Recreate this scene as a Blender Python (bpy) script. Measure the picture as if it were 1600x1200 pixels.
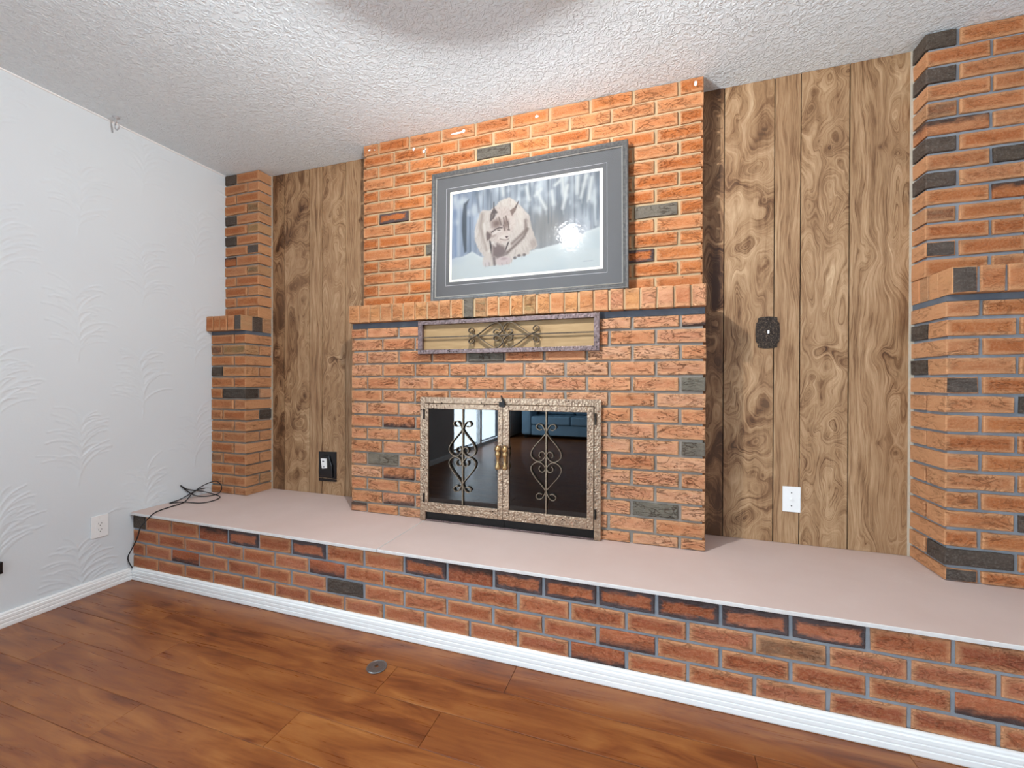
import bpy, bmesh, math, random
import numpy as np
from mathutils import Matrix, Vector

for o in list(bpy.data.objects): bpy.data.objects.remove(o)
scene = bpy.context.scene
col = scene.collection
random.seed(7)
RS = np.random.RandomState(11)

# ------------------------------------------------------------------ camera
FPX, YAW, PITCH, ROLL = 660.22, 0.3202, -0.005, -0.0025
CAM = Vector((2.748, -2.214, 1.1009))
cam_data = bpy.data.cameras.new('camera'); cam = bpy.data.objects.new('camera', cam_data); col.objects.link(cam)
cam_data.sensor_width = 36.0; cam_data.lens = 36.0*FPX/1600.0; cam_data.clip_start = 0.02
c, s = math.cos(YAW), math.sin(YAW)
right0 = Vector((c, s, 0)); fwd0 = Vector((-s, c, 0)); up0 = Vector((0, 0, 1))
fwd = fwd0*math.cos(PITCH)+up0*math.sin(PITCH); up1 = -fwd0*math.sin(PITCH)+up0*math.cos(PITCH)
rgt = right0*math.cos(ROLL)-up1*math.sin(ROLL); upv = right0*math.sin(ROLL)+up1*math.cos(ROLL)
m = Matrix.Identity(4)
for i in range(3):
    m[i][0], m[i][1], m[i][2], m[i][3] = rgt[i], upv[i], -fwd[i], CAM[i]
cam.matrix_world = m
scene.camera = cam

# ------------------------------------------------------------------ light and exposure
BULB_STRENGTH = 3450.0
BULB_COLOR = (0.97, 0.985, 1.0)
DOOR_POWER = 262.0
scene.view_settings.view_transform = 'Standard'
scene.view_settings.look = 'None'
scene.view_settings.gamma = 1.0
scene.view_settings.use_curve_mapping = False
scene.view_settings.exposure = 0.32
world = bpy.data.worlds.new('world'); scene.world = world; world.use_nodes = True
wn = world.node_tree.nodes
wn['Background'].inputs[0].default_value = (0.62, 0.78, 1.0, 1); wn['Background'].inputs[1].default_value = 1.2
def area(name, loc, rot, sx, sy, power, color):
    d = bpy.data.lights.new(name, 'AREA'); d.shape = 'RECTANGLE'; d.size = sx; d.size_y = sy; d.energy = power; d.color = color
    o = bpy.data.objects.new(name, d); col.objects.link(o); o.location = loc; o.rotation_euler = rot
    return o
# daylight entering through the sliding glass door further back in the left wall
area('daylight_sliding_door', (-.17, -5.0, 1.03), (0, -math.pi/2, 0), 1.96, 2.1, DOOR_POWER, (0.77, 0.90, 1.0))

# ------------------------------------------------------------------ dimensions (metres)
ZC = 2.487; XW = 4.081; YB = -7.2
P = 0.2032
XL, XRB = 1.1374, 2.9662           # chimney breast
D1, D2 = 0.235, 0.1274
H1, Z1 = 0.0703, 1.3332            # lower courses: pitch, top of course two
H2, Z2 = 0.0686, 2.4128
ZH = 0.3723; HD = 0.6439
XR = 3.7759

# ------------------------------------------------------------------ helpers
def lin(r, g, b):
    f = lambda v: (v/255)/12.92 if v <= 10.3 else (((v/255)+.055)/1.055)**2.4
    return (f(r), f(g), f(b), 1.0)
def tag(o, label=None, cat=None, group=None, kind=None):
    if label: o['label'] = label
    if cat: o['category'] = cat
    if group: o['group'] = group
    if cat and not kind: kind = 'thing'
    if kind: o['kind'] = kind
    return o
def empty(name, loc=(0, 0, 0)):
    o = bpy.data.objects.new(name, None); col.objects.link(o); o.location = loc; o.empty_display_size = .05
    return o
def link(name, me, mat=None, parent=None, loc=None):
    o = bpy.data.objects.new(name, me); col.objects.link(o)
    if mat is not None and not me.materials: me.materials.append(mat)
    if loc is not None: o.location = loc
    if parent is not None:
        o.parent = parent
        o.location = Vector(o.location)-parent.matrix_basis.translation if parent.type == 'EMPTY' and parent.parent is None and not parent.rotation_euler[0] else o.location
    return o
class MB:
    def __init__(s): s.v = []; s.f = []
    def box(s, x0, x1, y0, y1, z0, z1):
        b = len(s.v)
        s.v += [(x0,y0,z0),(x1,y0,z0),(x1,y1,z0),(x0,y1,z0),(x0,y0,z1),(x1,y0,z1),(x1,y1,z1),(x0,y1,z1)]
        s.f += [tuple(b+i for i in q) for q in ((3,2,1,0),(4,5,6,7),(0,1,5,4),(1,2,6,5),(2,3,7,6),(3,0,4,7))]
        return s
    def prism(s, poly, axis, a, b_):
        # poly: list of 2D points, extruded along axis from a to b_
        n = len(poly); b = len(s.v)
        def pt(q, t):
            return {'x': (t, q[0], q[1]), 'y': (q[0], t, q[1]), 'z': (q[0], q[1], t)}[axis]
        s.v += [pt(q, a) for q in poly]+[pt(q, b_) for q in poly]
        s.f += [tuple(b+i for i in range(n))[::-1], tuple(b+n+i for i in range(n))]
        s.f += [(b+i, b+(i+1) % n, b+n+(i+1) % n, b+n+i) for i in range(n)]
        return s
    def tube(s, pts, r, n=8, caps=True):
        pts = [Vector(p) for p in pts]; b = len(s.v); k = len(pts)
        t0 = (pts[1]-pts[0]).normalized(); ref = Vector((0, 0, 1)) if abs(t0.z) < .9 else Vector((1, 0, 0))
        nrm = t0.cross(ref).normalized()
        for i, p in enumerate(pts):
            t = (pts[min(i+1, k-1)]-pts[max(i-1, 0)]).normalized()
            nrm = (nrm-t*nrm.dot(t)).normalized(); bn = t.cross(nrm)
            rr = r[i] if isinstance(r, (list, tuple)) else r
            for j in range(n):
                a = 2*math.pi*j/n; q = p+(nrm*math.cos(a)+bn*math.sin(a))*rr; s.v.append(tuple(q))
        for i in range(k-1):
            for j in range(n):
                s.f.append((b+i*n+j, b+i*n+(j+1) % n, b+(i+1)*n+(j+1) % n, b+(i+1)*n+j))
        if caps:
            s.f.append(tuple(b+j for j in range(n))[::-1]); s.f.append(tuple(b+(k-1)*n+j for j in range(n)))
        return s
    def lathe(s, prof, cx, cy, cz, axis='z', n=20):
        # prof: (radius, height)
        b = len(s.v); k = len(prof)
        for r, h in prof:
            for j in range(n):
                a = 2*math.pi*j/n; x, y = r*math.cos(a), r*math.sin(a)
                s.v.append({'z': (cx+x, cy+y, cz+h), 'y': (cx+x, cy+h, cz+y), 'x': (cx+h, cy+x, cz+y)}[axis])
        for i in range(k-1):
            for j in range(n):
                s.f.append((b+i*n+j, b+i*n+(j+1) % n, b+(i+1)*n+(j+1) % n, b+(i+1)*n+j))
        if prof[0][0] > 1e-6: s.f.append(tuple(b+j for j in range(n))[::-1])
        if prof[-1][0] > 1e-6: s.f.append(tuple(b+(k-1)*n+j for j in range(n)))
        return s
    def ribbon(s, pts, t, w0, w1):
        # flat bar bent in the x-z plane: pts (x,z), thickness t, from y=w0 to y=w1
        b = len(s.v); k = len(pts); P_ = [Vector(p) for p in pts]
        for i in range(k):
            d = (P_[min(i+1, k-1)]-P_[max(i-1, 0)]).normalized(); n = Vector((-d.y, d.x))*t*.5
            a_, c_ = P_[i]+n, P_[i]-n
            s.v += [(a_.x, w0, a_.y), (c_.x, w0, c_.y), (c_.x, w1, c_.y), (a_.x, w1, a_.y)]
        for i in range(k-1):
            for j in range(4):
                s.f.append((b+i*4+j, b+i*4+(j+1) % 4, b+(i+1)*4+(j+1) % 4, b+(i+1)*4+j))
        s.f += [(b, b+1, b+2, b+3), (b+(k-1)*4+3, b+(k-1)*4+2, b+(k-1)*4+1, b+(k-1)*4)]
        return s
    def mesh(s, name, smooth=False, bevel=0, seg=2):
        me = bpy.data.meshes.new(name); me.from_pydata(s.v, [], s.f)
        bm = bmesh.new(); bm.from_mesh(me)
        bmesh.ops.recalc_face_normals(bm, faces=bm.faces)
        if bevel: bmesh.ops.bevel(bm, geom=bm.edges[:], offset=bevel, segments=seg, profile=.6, affect='EDGES', clamp_overlap=True)
        bm.to_mesh(me); bm.free()
        if smooth:
            for p in me.polygons: p.use_smooth = True
        me.update(); return me
    def build(s, name, mat, parent=None, smooth=False, bevel=0, seg=2):
        return link(name, s.mesh(name, smooth, bevel, seg), mat, parent)
def catmull(pts, n=8):
    P_ = [np.array(p, float) for p in pts]; P_ = [2*P_[0]-P_[1]]+P_+[2*P_[-1]-P_[-2]]; out = []
    for i in range(1, len(P_)-2):
        for k in range(n):
            t = k/n; a, b, c_, d = P_[i-1], P_[i], P_[i+1], P_[i+2]
            out.append(tuple(.5*((2*b)+(-a+c_)*t+(2*a-5*b+4*c_-d)*t*t+(-a+3*b-3*c_+d)*t**3)))
    out.append(tuple(P_[-2])); return out

# ------------------------------------------------------------------ materials
class NT:
    def __init__(s, name):
        s.m = bpy.data.materials.new(name); s.m.use_nodes = True; s.t = s.m.node_tree; s.n = s.t.nodes; s.b = s.n['Principled BSDF']
    def node(s, typ, **kw):
        n = s.n.new(typ)
        for k, v in kw.items(): setattr(n, k, v)
        return n
    def put(s, sock, v):
        if hasattr(v, 'is_output'): s.t.links.new(v, sock)
        elif v is not None: sock.default_value = v
    def math(s, op, a, b=None, c_=None, clamp=False):
        n = s.node('ShaderNodeMath', operation=op, use_clamp=clamp); s.put(n.inputs[0], a)
        if b is not None: s.put(n.inputs[1], b)
        if c_ is not None: s.put(n.inputs[2], c_)
        return n.outputs[0]
    def vmath(s, op, a, b=None):
        n = s.node('ShaderNodeVectorMath', operation=op); s.put(n.inputs[0], a)
        if b is not None: s.put(n.inputs[1], b)
        return n.outputs[0]
    def mix(s, f, a, b, mode='MIX'):
        n = s.node('ShaderNodeMix', data_type='RGBA', blend_type=mode); s.put(n.inputs[0], f); s.put(n.inputs[6], a); s.put(n.inputs[7], b); return n.outputs[2]
    def noise(s, vec, scale, detail=4, rough=.5, dist=0.0):
        n = s.node('ShaderNodeTexNoise'); s.put(n.inputs['Vector'], vec); n.inputs['Scale'].default_value = scale
        n.inputs['Detail'].default_value = detail; n.inputs['Roughness'].default_value = rough; n.inputs['Distortion'].default_value = dist
        return n.outputs['Fac']
    def voronoi(s, vec, scale, feature='F1', out='Distance'):
        n = s.node('ShaderNodeTexVoronoi', feature=feature); s.put(n.inputs['Vector'], vec); n.inputs['Scale'].default_value = scale; return n.outputs[out]
    def ramp(s, f, stops):
        n = s.node('ShaderNodeValToRGB'); s.put(n.inputs[0], f); e = n.color_ramp.elements
        while len(e) < len(stops): e.new(.5)
        for k, (p, c_) in enumerate(stops): e[k].position = p; e[k].color = c_
        return n.outputs[0]
    def maprange(s, v, a, b, c_=0., d=1.):
        n = s.node('ShaderNodeMapRange'); n.clamp = True; s.put(n.inputs[0], v)
        for k, q in enumerate((a, b, c_, d)): n.inputs[k+1].default_value = q
        return n.outputs[0]
    def bump(s, h, strength=.3, dist=.01, normal=None):
        n = s.node('ShaderNodeBump'); s.put(n.inputs['Height'], h); n.inputs['Strength'].default_value = strength; n.inputs['Distance'].default_value = dist
        if normal is not None: s.put(n.inputs['Normal'], normal)
        return n.outputs[0]
    def coord(s, k='Object'): return s.node('ShaderNodeTexCoord').outputs[k]
    def attr(s, name): return s.node('ShaderNodeAttribute', attribute_name=name)
    def out(s, color=None, rough=.5, metal=0., normal=None, spec=None):
        s.put(s.b.inputs['Base Color'], color); s.put(s.b.inputs['Roughness'], rough); s.put(s.b.inputs['Metallic'], metal)
        if normal is not None: s.put(s.b.inputs['Normal'], normal)
        if spec is not None: s.b.inputs['Specular IOR Level'].default_value = spec
        return s.m
def plain(name, color, rough=.5, metal=0., spec=None, nscale=60, namt=.06, bump=0.):
    t = NT(name); co = t.coord(); nz = t.noise(co, nscale, 3)
    k = t.maprange(nz, .3, .7, 1-namt, 1+namt)
    n = t.node('ShaderNodeMix', data_type='RGBA', blend_type='MULTIPLY'); n.inputs[0].default_value = 1; n.inputs[6].default_value = color
    cmb = t.node('ShaderNodeCombineColor')
    for i in range(3): t.put(cmb.inputs[i], k)
    t.put(n.inputs[7], cmb.outputs[0])
    return t.out(n.outputs[2], rough, metal, t.bump(nz, bump, .002) if bump else None, spec)

def brick_material(name, rim, rim_amt, mode):
    """mode: 'rim' pale worn rim, 'flash' dark flashed rim, 'dark' whole brick dark, 'bottom'/'top' flashed on one edge"""
    t = NT(name); oi = t.node('ShaderNodeObjectInfo'); co = t.coord('Object'); ge = t.coord('Generated')
    off = t.vmath('SCALE', (13.0, 7.0, 29.0)); t.put(off.node.inputs['Scale'], oi.outputs['Random'])
    p = t.vmath('ADD', co, off)
    pst = t.vmath('MULTIPLY', p, (1.0, 1.0, 2.6))
    n1 = t.noise(pst, 17, 5, .6, .6); n2 = t.noise(p, 140, 4, .7); n3 = t.noise(p, 9, 2)
    # wavy horizontal tears
    n4 = t.noise(pst, 11, 6, .62, 1.6)
    crack = t.maprange(t.math('ABSOLUTE', t.math('SUBTRACT', n4, .5)), 0., .02, 1., 0.)
    crack = t.math('MULTIPLY', t.math('MULTIPLY', crack, t.maprange(n3, .38, .52)), oi.outputs['Alpha'])
    sep = t.node('ShaderNodeSeparateXYZ'); t.put(sep.inputs[0], ge)
    ex = t.math('MINIMUM', sep.outputs[0], t.math('SUBTRACT', 1., sep.outputs[0]))
    ez = t.math('MINIMUM', sep.outputs[2], t.math('SUBTRACT', 1., sep.outputs[2]))
    edge = t.math('MINIMUM', t.math('MULTIPLY', ex, 3.0), ez)
    edge = t.math('ADD', edge, t.math('MULTIPLY', t.math('SUBTRACT', n1, .5), .55 if mode == 'flash' else .34))
    base = oi.outputs['Color']
    c0 = t.mix(t.maprange(n1, .32, .62), t.mix(.5, base, lin(160, 86, 46), 'MIX'), base)
    c0 = t.mix(t.math('MULTIPLY', t.maprange(n2, .45, .75), .30), c0, lin(222, 178, 138))
    if mode == 'rim':
        c1 = t.mix(t.math('MULTIPLY', t.maprange(edge, .06, .28, 1., 0.), rim_amt), c0, rim)
    elif mode == 'flash':
        c1 = t.mix(t.math('MULTIPLY', t.maprange(edge, .16, .30, 1., 0.), rim_amt), c0, rim)
    elif mode == 'dark':
        dcol = base if name == 'brick_dark' else rim
        c1 = t.mix(t.maprange(n1, .35, .7), t.mix(.35, dcol, lin(48, 45, 42)), dcol); c1 = t.mix(t.math('MULTIPLY', t.maprange(n2, .5, .75), .35), c1, lin(150, 146, 136))
    else:
        g = sep.outputs[2] if mode == 'bottom' else t.math('SUBTRACT', 1., sep.outputs[2])
        g = t.math('ADD', g, t.math('MULTIPLY', t.math('SUBTRACT', n1, .5), .9))
        c1 = t.mix(t.math('MULTIPLY', t.maprange(g, .12, .5, 1., 0.), rim_amt), c0, rim)
    c2 = t.mix(t.math('MULTIPLY', crack, .55), c1, lin(92, 46, 26))
    h = t.math('ADD', t.math('MULTIPLY', n1, .9), t.math('MULTIPLY', n2, .34)); h = t.math('SUBTRACT', h, t.math('MULTIPLY', crack, .35))
    return t.out(c2, .88, 0., t.bump(h, 1., .0095), .2)
M = {}
M['brick'] = brick_material('brick_clay', lin(214, 164, 120), .55, 'rim')
M['flash'] = brick_material('brick_flashed_rim', lin(70, 72, 76), .9, 'flash')
M['dark'] = brick_material('brick_dark', lin(100, 98, 93), 1., 'dark')
M['dark_front'] = brick_material('brick_dark_face', lin(98, 86, 78), 1., 'dark')
M['bottom'] = brick_material('brick_flashed_bottom', lin(60, 58, 60), .9, 'bottom')
M['top'] = brick_material('brick_flashed_top', lin(62, 58, 56), .9, 'top')
def mortar_material(name, ca, cb):
    t = NT(name); co = t.coord(); n1 = t.noise(co, 12, 4); n2 = t.noise(co, 260, 3, .7)
    return t.out(t.mix(t.maprange(n1, .3, .7), ca, cb), .95, 0., t.bump(t.math('ADD', n2, n1), .5, .003), .15)
M['mortar_tan'] = mortar_material('mortar_sand', lin(176, 152, 120), lin(196, 170, 134))
M['mortar_grey'] = mortar_material('mortar_grey', lin(136, 131, 124), lin(158, 149, 138))
M['mortar_blue'] = mortar_material('mortar_slate_grey', lin(132, 138, 145), lin(154, 158, 163))
M['mortar_shaded'] = mortar_material('mortar_slate_shaded', lin(92, 98, 108), lin(108, 114, 122))  # blue-grey mortar darkened further with the shade under mantel and caps
M['caulk'] = plain('caulk', lin(196, 186, 168), .7)
M['paint_white'] = plain('white_trim_paint', lin(246, 246, 244), .42, namt=.02, nscale=20)
M['plastic_white'] = plain('white_plastic', lin(244, 244, 242), .35, namt=.015)
M['plastic_black'] = plain('black_plastic', lin(20, 20, 22), .25, namt=.1)
M['slot_dark'] = plain('dark_slot', lin(70, 70, 70), .6)
M['black_cord'] = plain('black_cord_rubber', lin(26, 25, 26), .5, namt=.1)
M['black_iron'] = plain('black_iron', lin(30, 27, 26), .45, .6, namt=.2)
M['soot'] = plain('soot_black', lin(16, 15, 15), .95, namt=.3)
M['groove'] = plain('dark_groove', lin(40, 26, 18), .9, namt=.2)
M['steel'] = plain('dull_steel', lin(132, 130, 128), .42, .85, nscale=200, namt=.12)
M['chrome'] = plain('white_metal_hook', lin(196, 196, 198), .4, .3)
M['scroll'] = plain('antique_bronze_bar', lin(128, 112, 94), .42, .75, nscale=120, namt=.3)
M['grille_scroll'] = plain('dark_bronze_bar', lin(88, 74, 60), .4, .7, nscale=120, namt=.3)
M['brass'] = plain('worn_brass', lin(196, 164, 116), .28, .9, nscale=90, namt=.35)
M['sofa'] = plain('blue_grey_upholstery', lin(140, 172, 194), .9, nscale=90, namt=.12, bump=.2)
M['curtain'] = plain('pale_curtain', lin(188, 196, 200), .9, namt=.05)
M['alu'] = plain('door_frame_white', lin(226, 228, 230), .4)

def hammered(name, ca, cb, spot):
    t = NT(name); co = t.coord(); n1 = t.noise(co, 55, 3); n2 = t.noise(co, 9, 2)
    v = t.voronoi(co, 70); sp = t.maprange(t.math('ADD', v, t.math('MULTIPLY', n1, .25)), .28, .36, 1., 0.)
    sp = t.math('MULTIPLY', sp, t.maprange(n2, .35, .55))
    cc = t.mix(sp, t.mix(t.maprange(n1, .35, .65), ca, cb), spot)
    h = t.math('SUBTRACT', t.math('MULTIPLY', t.voronoi(co, 95), .8), t.math('MULTIPLY', sp, .5))
    return t.out(cc, t.maprange(sp, 0, 1, .36, .6), .62, t.bump(h, .5, .004))
M['hammered'] = hammered('hammered_pewter_brass', lin(144, 120, 100), lin(174, 150, 126), lin(42, 32, 26))
M['hammered_dark'] = hammered('hammered_dark_bronze', lin(104, 88, 86), lin(126, 106, 104), lin(36, 28, 28))

def glass_sheet(name, tint, ior, rough, bump=0.):
    t = NT(name); t.n.remove(t.b); o = t.n['Material Output']
    tr = t.node('ShaderNodeBsdfTransparent'); tr.inputs[0].default_value = tint
    gl = t.node('ShaderNodeBsdfGlossy'); gl.inputs['Roughness'].default_value = rough; gl.inputs['Color'].default_value = (1, 1, 1, 1)
    fr = t.node('ShaderNodeFresnel'); fr.inputs[0].default_value = ior
    if bump:
        b = t.bump(t.voronoi(t.coord(), 75, 'SMOOTH_F1'), bump, .002); t.put(gl.inputs['Normal'], b)
    geo = t.node('ShaderNodeNewGeometry'); fac = t.math('MULTIPLY', fr.outputs[0], t.math('SUBTRACT', 1., geo.outputs['Backfacing']))   # reflect once, on the entry face
    mx = t.node('ShaderNodeMixShader'); t.put(mx.inputs[0], fac); t.put(mx.inputs[1], tr.outputs[0]); t.put(mx.inputs[2], gl.outputs[0])
    t.put(o.inputs[0], mx.outputs[0]); return t.m
M['fire_glass'] = glass_sheet('smoked_glass', (.10, .10, .115, 1), 1.62, .015)
M['picture_glass'] = glass_sheet('picture_glass', (.97, .97, .97, 1), 1.5, .082, .13)
M['door_glass'] = glass_sheet('clear_glass', (.95, .97, .98, 1), 1.5, .0)

# textured ceiling
t = NT('stippled_ceiling'); co = t.coord()
nw = t.noise(co, 22, 2); pv = t.vmath('ADD', co, t.vmath('SCALE', (.06, .06, .06)))
v1 = t.noise(co, 46, 3, .55, 1.1); v2 = t.noise(co, 100, 2, .5, .5)
hh = t.math('ADD', t.maprange(v1, .44, .60), t.math('MULTIPLY', v2, .35))
M['ceiling'] = t.out(lin(240, 250, 254), .92, 0., t.bump(hh, .62, .006), .2)
# painted embossed wallpaper (the relief itself is in the mesh)
t = NT('painted_wallpaper'); co = t.coord(); n1 = t.noise(co, 90, 3, .6); n2 = t.noise(co, 1.5, 2)
M['wallpaper'] = t.out(t.mix(t.maprange(n2, .3, .7), lin(219, 224, 227), lin(223, 228, 230)), .78, 0., t.bump(n1, .12, .002), .25)
M['wall_plain'] = plain('painted_wall', lin(196, 196, 196), .85, nscale=5, namt=.02)

# plasterboard hearth cover
t = NT('hearth_board_face'); co = t.coord(); n1 = t.noise(co, 2.2, 4, .6); n2 = t.noise(co, 300, 2)
st = t.noise(t.vmath('MULTIPLY', co, (1., 5., 1.)), 7, 5, .6, .4)
scr = t.math('MULTIPLY', t.maprange(t.math('ABSOLUTE', t.math('SUBTRACT', st, .5)), 0., .004, 1., 0.), t.maprange(n1, .56, .66))
c0 = t.mix(t.maprange(n1, .35, .68), lin(206, 184, 175), lin(212, 192, 184)); c0 = t.mix(t.math('MULTIPLY', scr, .6), c0, lin(236, 226, 220))
M['board'] = t.out(c0, .8, 0., t.bump(n2, .1, .001), .25)
M['board_edge'] = plain('hearth_board_edge', lin(222, 218, 214), .8, namt=.05)

# walnut-look panelling: contour field and darkness come from the plank mesh
t = NT('wood_panelling'); co = t.coord()
f = t.attr('grain').outputs['Fac']; dk = t.attr('dark').outputs['Fac']
warp = t.math('MULTIPLY', t.math('SUBTRACT', t.noise(t.vmath('MULTIPLY', co, (3., 3., 1.)), 9, 3), .5), .9)
ff = t.math('ADD', f, warp)
sz = t.node('ShaderNodeSeparateXYZ'); t.put(sz.inputs[0], co)
def band(kf, kz, scale, det, rg):
    cv = t.node('ShaderNodeCombineXYZ'); t.put(cv.inputs[0], t.math('MULTIPLY', ff, kf)); t.put(cv.inputs[1], t.math('MULTIPLY', sz.outputs[2], kz)); t.put(cv.inputs[2], t.math('MULTIPLY', sz.outputs[0], 2.0))
    return t.noise(cv.outputs[0], scale, det, rg)
fib = t.noise(t.vmath('MULTIPLY', co, (1., 1., .05)), 420, 3, .6)
lowst = t.noise(t.vmath('MULTIPLY', co, (1., 1., .16)), 26, 3, .55, .5)
b1 = t.maprange(band(1., 1.2, .6, 3, .6), .32, .68); b2 = t.maprange(band(1., 2.2, 2.4, 4, .68), .36, .64); b3 = t.maprange(band(1., 2.0, 4.2, 2, .6), .36, .46)
tone = t.math('ADD', t.math('MULTIPLY', b1, .40), t.math('MULTIPLY', b2, .34))
tone = t.math('ADD', tone, t.math('MULTIPLY', t.maprange(lowst, .3, .7), .26)); tone = t.math('ADD', tone, t.math('MULTIPLY', t.maprange(fib, .3, .7), .14))
tone = t.math('ADD', tone, t.math('MULTIPLY', b3, .16)); tone = t.math('SUBTRACT', tone, .14)
tone = t.math('SUBTRACT', tone, t.math('MULTIPLY', dk, .55))
cc = t.ramp(tone, [(.0, lin(66, 40, 24)), (.25, lin(118, 84, 56)), (.5, lin(160, 125, 90)), (.8, lin(188, 154, 118)), (1.0, lin(206, 176, 140))])
hue = t.noise(t.vmath('MULTIPLY', co, (1., 1., .3)), 5, 2)
cc = t.mix(t.maprange(hue, .4, .65, 0., .35), cc, lin(152, 116, 84))
M['panel'] = t.out(cc, t.maprange(fib, .3, .7, .42, .58), 0., t.bump(fib, .08, .001), .35)

# laminate floor
t = NT('laminate_floor'); co = t.coord(); oi = t.node('ShaderNodeObjectInfo')
off = t.vmath('SCALE', (17., 9., 3.)); t.put(off.node.inputs['Scale'], oi.outputs['Random']); pw = t.vmath('ADD', co, off)
g1 = t.noise(t.vmath('MULTIPLY', pw, (1., 5., 1.)), 2.2, 4, .55, 1.4); g2 = t.noise(t.vmath('MULTIPLY', pw, (1., 22., 1.)), 5, 4, .6, .5); g3 = t.noise(pw, 1.6, 2)
tone = t.math('ADD', t.math('MULTIPLY', g1, .8), t.math('MULTIPLY', g2, .25)); tone = t.math('ADD', tone, t.math('MULTIPLY', t.math('SUBTRACT', oi.outputs['Random'], .5), .03))
cc = t.ramp(tone, [(.30, lin(80, 38, 16)), (.44, lin(122, 66, 32)), (.56, lin(150, 90, 44)), (.74, lin(176, 116, 62))])
cc = t.mix(t.maprange(g3, .4, .7, .1, .4), cc, lin(126, 70, 38))
M['laminate'] = t.out(cc, t.maprange(g2, .3, .7, .26, .38), 0., t.bump(g2, .06, .001), .5)

# ------------------------------------------------------------------ room shell
tag(MB().box(0, XW, YB, -HD+.0, -.12, -.012).build('floor', M['laminate']), kind='structure')
floor = bpy.data.objects['floor']
tag(MB().box(-.12, XW+.12, YB-.12, .30, ZC, ZC+.12).build('ceiling', M['ceiling']), kind='structure')
wr = tag(MB().box(XW, XW+.12, YB, .3, -.12, ZC).build('wall_right', M['wall_plain']), kind='structure')
tag(MB().box(-.12, XW+.12, YB-.12, YB, -.12, ZC).build('wall_front', M['wall_plain']), kind='structure')

# left wall: finely embossed stretch in view, plain stretch with the sliding door further back
def emboss(y0, y1, z0, z1, step):
    ny, nz = int(round((y1-y0)/step)), int(round((z1-z0)/step))
    Hh = np.zeros((nz+1, ny+1)); ys = np.linspace(y0, y1, ny+1); zs = np.linspace(z0, z1, nz+1)
    def stroke(pts, w, amp):
        for i in range(len(pts)-1):
            (ya, za), (yb, zb) = pts[i], pts[i+1]; n = max(2, int(math.hypot(yb-ya, zb-za)/(step*.6)))
            for k in range(n):
                f_ = k/n; yy = ya+(yb-ya)*f_; zz = za+(zb-za)*f_
                ci, cj = (zz-z0)/step, (yy-y0)/step; r = int(w/step)+2
                i0, i1 = max(0, int(ci)-r), min(nz, int(ci)+r+1); j0, j1 = max(0, int(cj)-r), min(ny, int(cj)+r+1)
                if i0 >= i1 or j0 >= j1: continue
                Z_, Y_ = np.meshgrid(zs[i0:i1+1], ys[j0:j1+1], indexing='ij')
                v = amp*np.exp(-((Z_-zz)**2+(Y_-yy)**2)/(w*w)*1.6)
                Hh[i0:i1+1, j0:j1+1] = np.maximum(Hh[i0:i1+1, j0:j1+1], v)
    rng = random.Random(5)
    for ci in range(-1, 8):
        yc = -.31-.285*ci
        for k in range(-1, 6):
            zc = (.13 if ci % 2 == 0 else -.18)+.636*k
            if yc < y0-.3 or zc > z1+.3: continue
            lean = rng.uniform(-.12, .12)
            spine = [(yc+lean*.3*t_*t_+.01*math.sin(3*t_), zc-.20+.36*t_) for t_ in np.linspace(0, 1, 9)]
            stroke(spine[:6], .0045, .55)
            for j in range(46):
                t_ = .18+.8*rng.random(); b = spine[min(8, int(t_*8))]; sd = rng.choice((-1, 1))
                L = rng.uniform(.07, .20)*(1.15-.4*t_); a0 = rng.uniform(.1, .7)*sd; bend = rng.uniform(.7, 1.5)*sd
                pts = [b]; a = a0
                for q in range(7):
                    a = a0+bend*q/6; pts.append((pts[-1][0]+L/7*math.sin(a), pts[-1][1]+L/7*math.cos(a)))
                stroke(pts, rng.uniform(.0035, .0052), rng.uniform(.5, 1.))
    Y_, Z_ = np.meshgrid(ys, zs); X_ = Hh*.0026
    X_[0, :] = X_[-1, :] = 0
    v = np.stack([X_.ravel(), Y_.ravel(), Z_.ravel()], 1)
    idx = np.arange((nz+1)*(ny+1)).reshape(nz+1, ny+1)
    fcs = np.stack([idx[:-1, :-1].ravel(), idx[:-1, 1:].ravel(), idx[1:, 1:].ravel(), idx[1:, :-1].ravel()], 1)
    me = bpy.data.meshes.new('wall_left'); me.from_pydata(v.tolist(), [], fcs.tolist())
    for p_ in me.polygons: p_.use_smooth = True
    return me
wl = tag(link('wall_left', emboss(-1.30, 0.0, 0., ZC, .004), M['wallpaper']), kind='structure')
DY0, DY1, DZ1 = -6.1, -3.9, 2.06
MB().box(-.12, -.004, YB, .3, -.12, 0).box(-.12, -.004, -1.30, .3, 0, ZC).box(-.12, 0., DY1, -1.30, 0, ZC).box(-.12, 0, YB, DY0, 0, ZC).box(-.12, 0, DY0, DY1, DZ1, ZC).build('wall_body', M['wall_plain'], wl)
df = MB()
for (a, b, c_, d) in ((DY0, DY1, 0, .05), (DY0, DY1, DZ1-.05, DZ1), (DY0, DY0+.06, .05, DZ1-.05), (DY1-.06, DY1, .05, DZ1-.05), (-5.04, -4.96, .05, DZ1-.05)):
    df.box(-.10, -.03, a, b, c_, d)
dr = tag(df.build('door_1', M['alu']), kind='structure')
for a, b in ((DY0+.06, -5.04), (-4.96, DY1-.06)): MB().box(-.07, -.064, a, b, .05, DZ1-.05).build('pane', M['door_glass'], dr)

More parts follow.
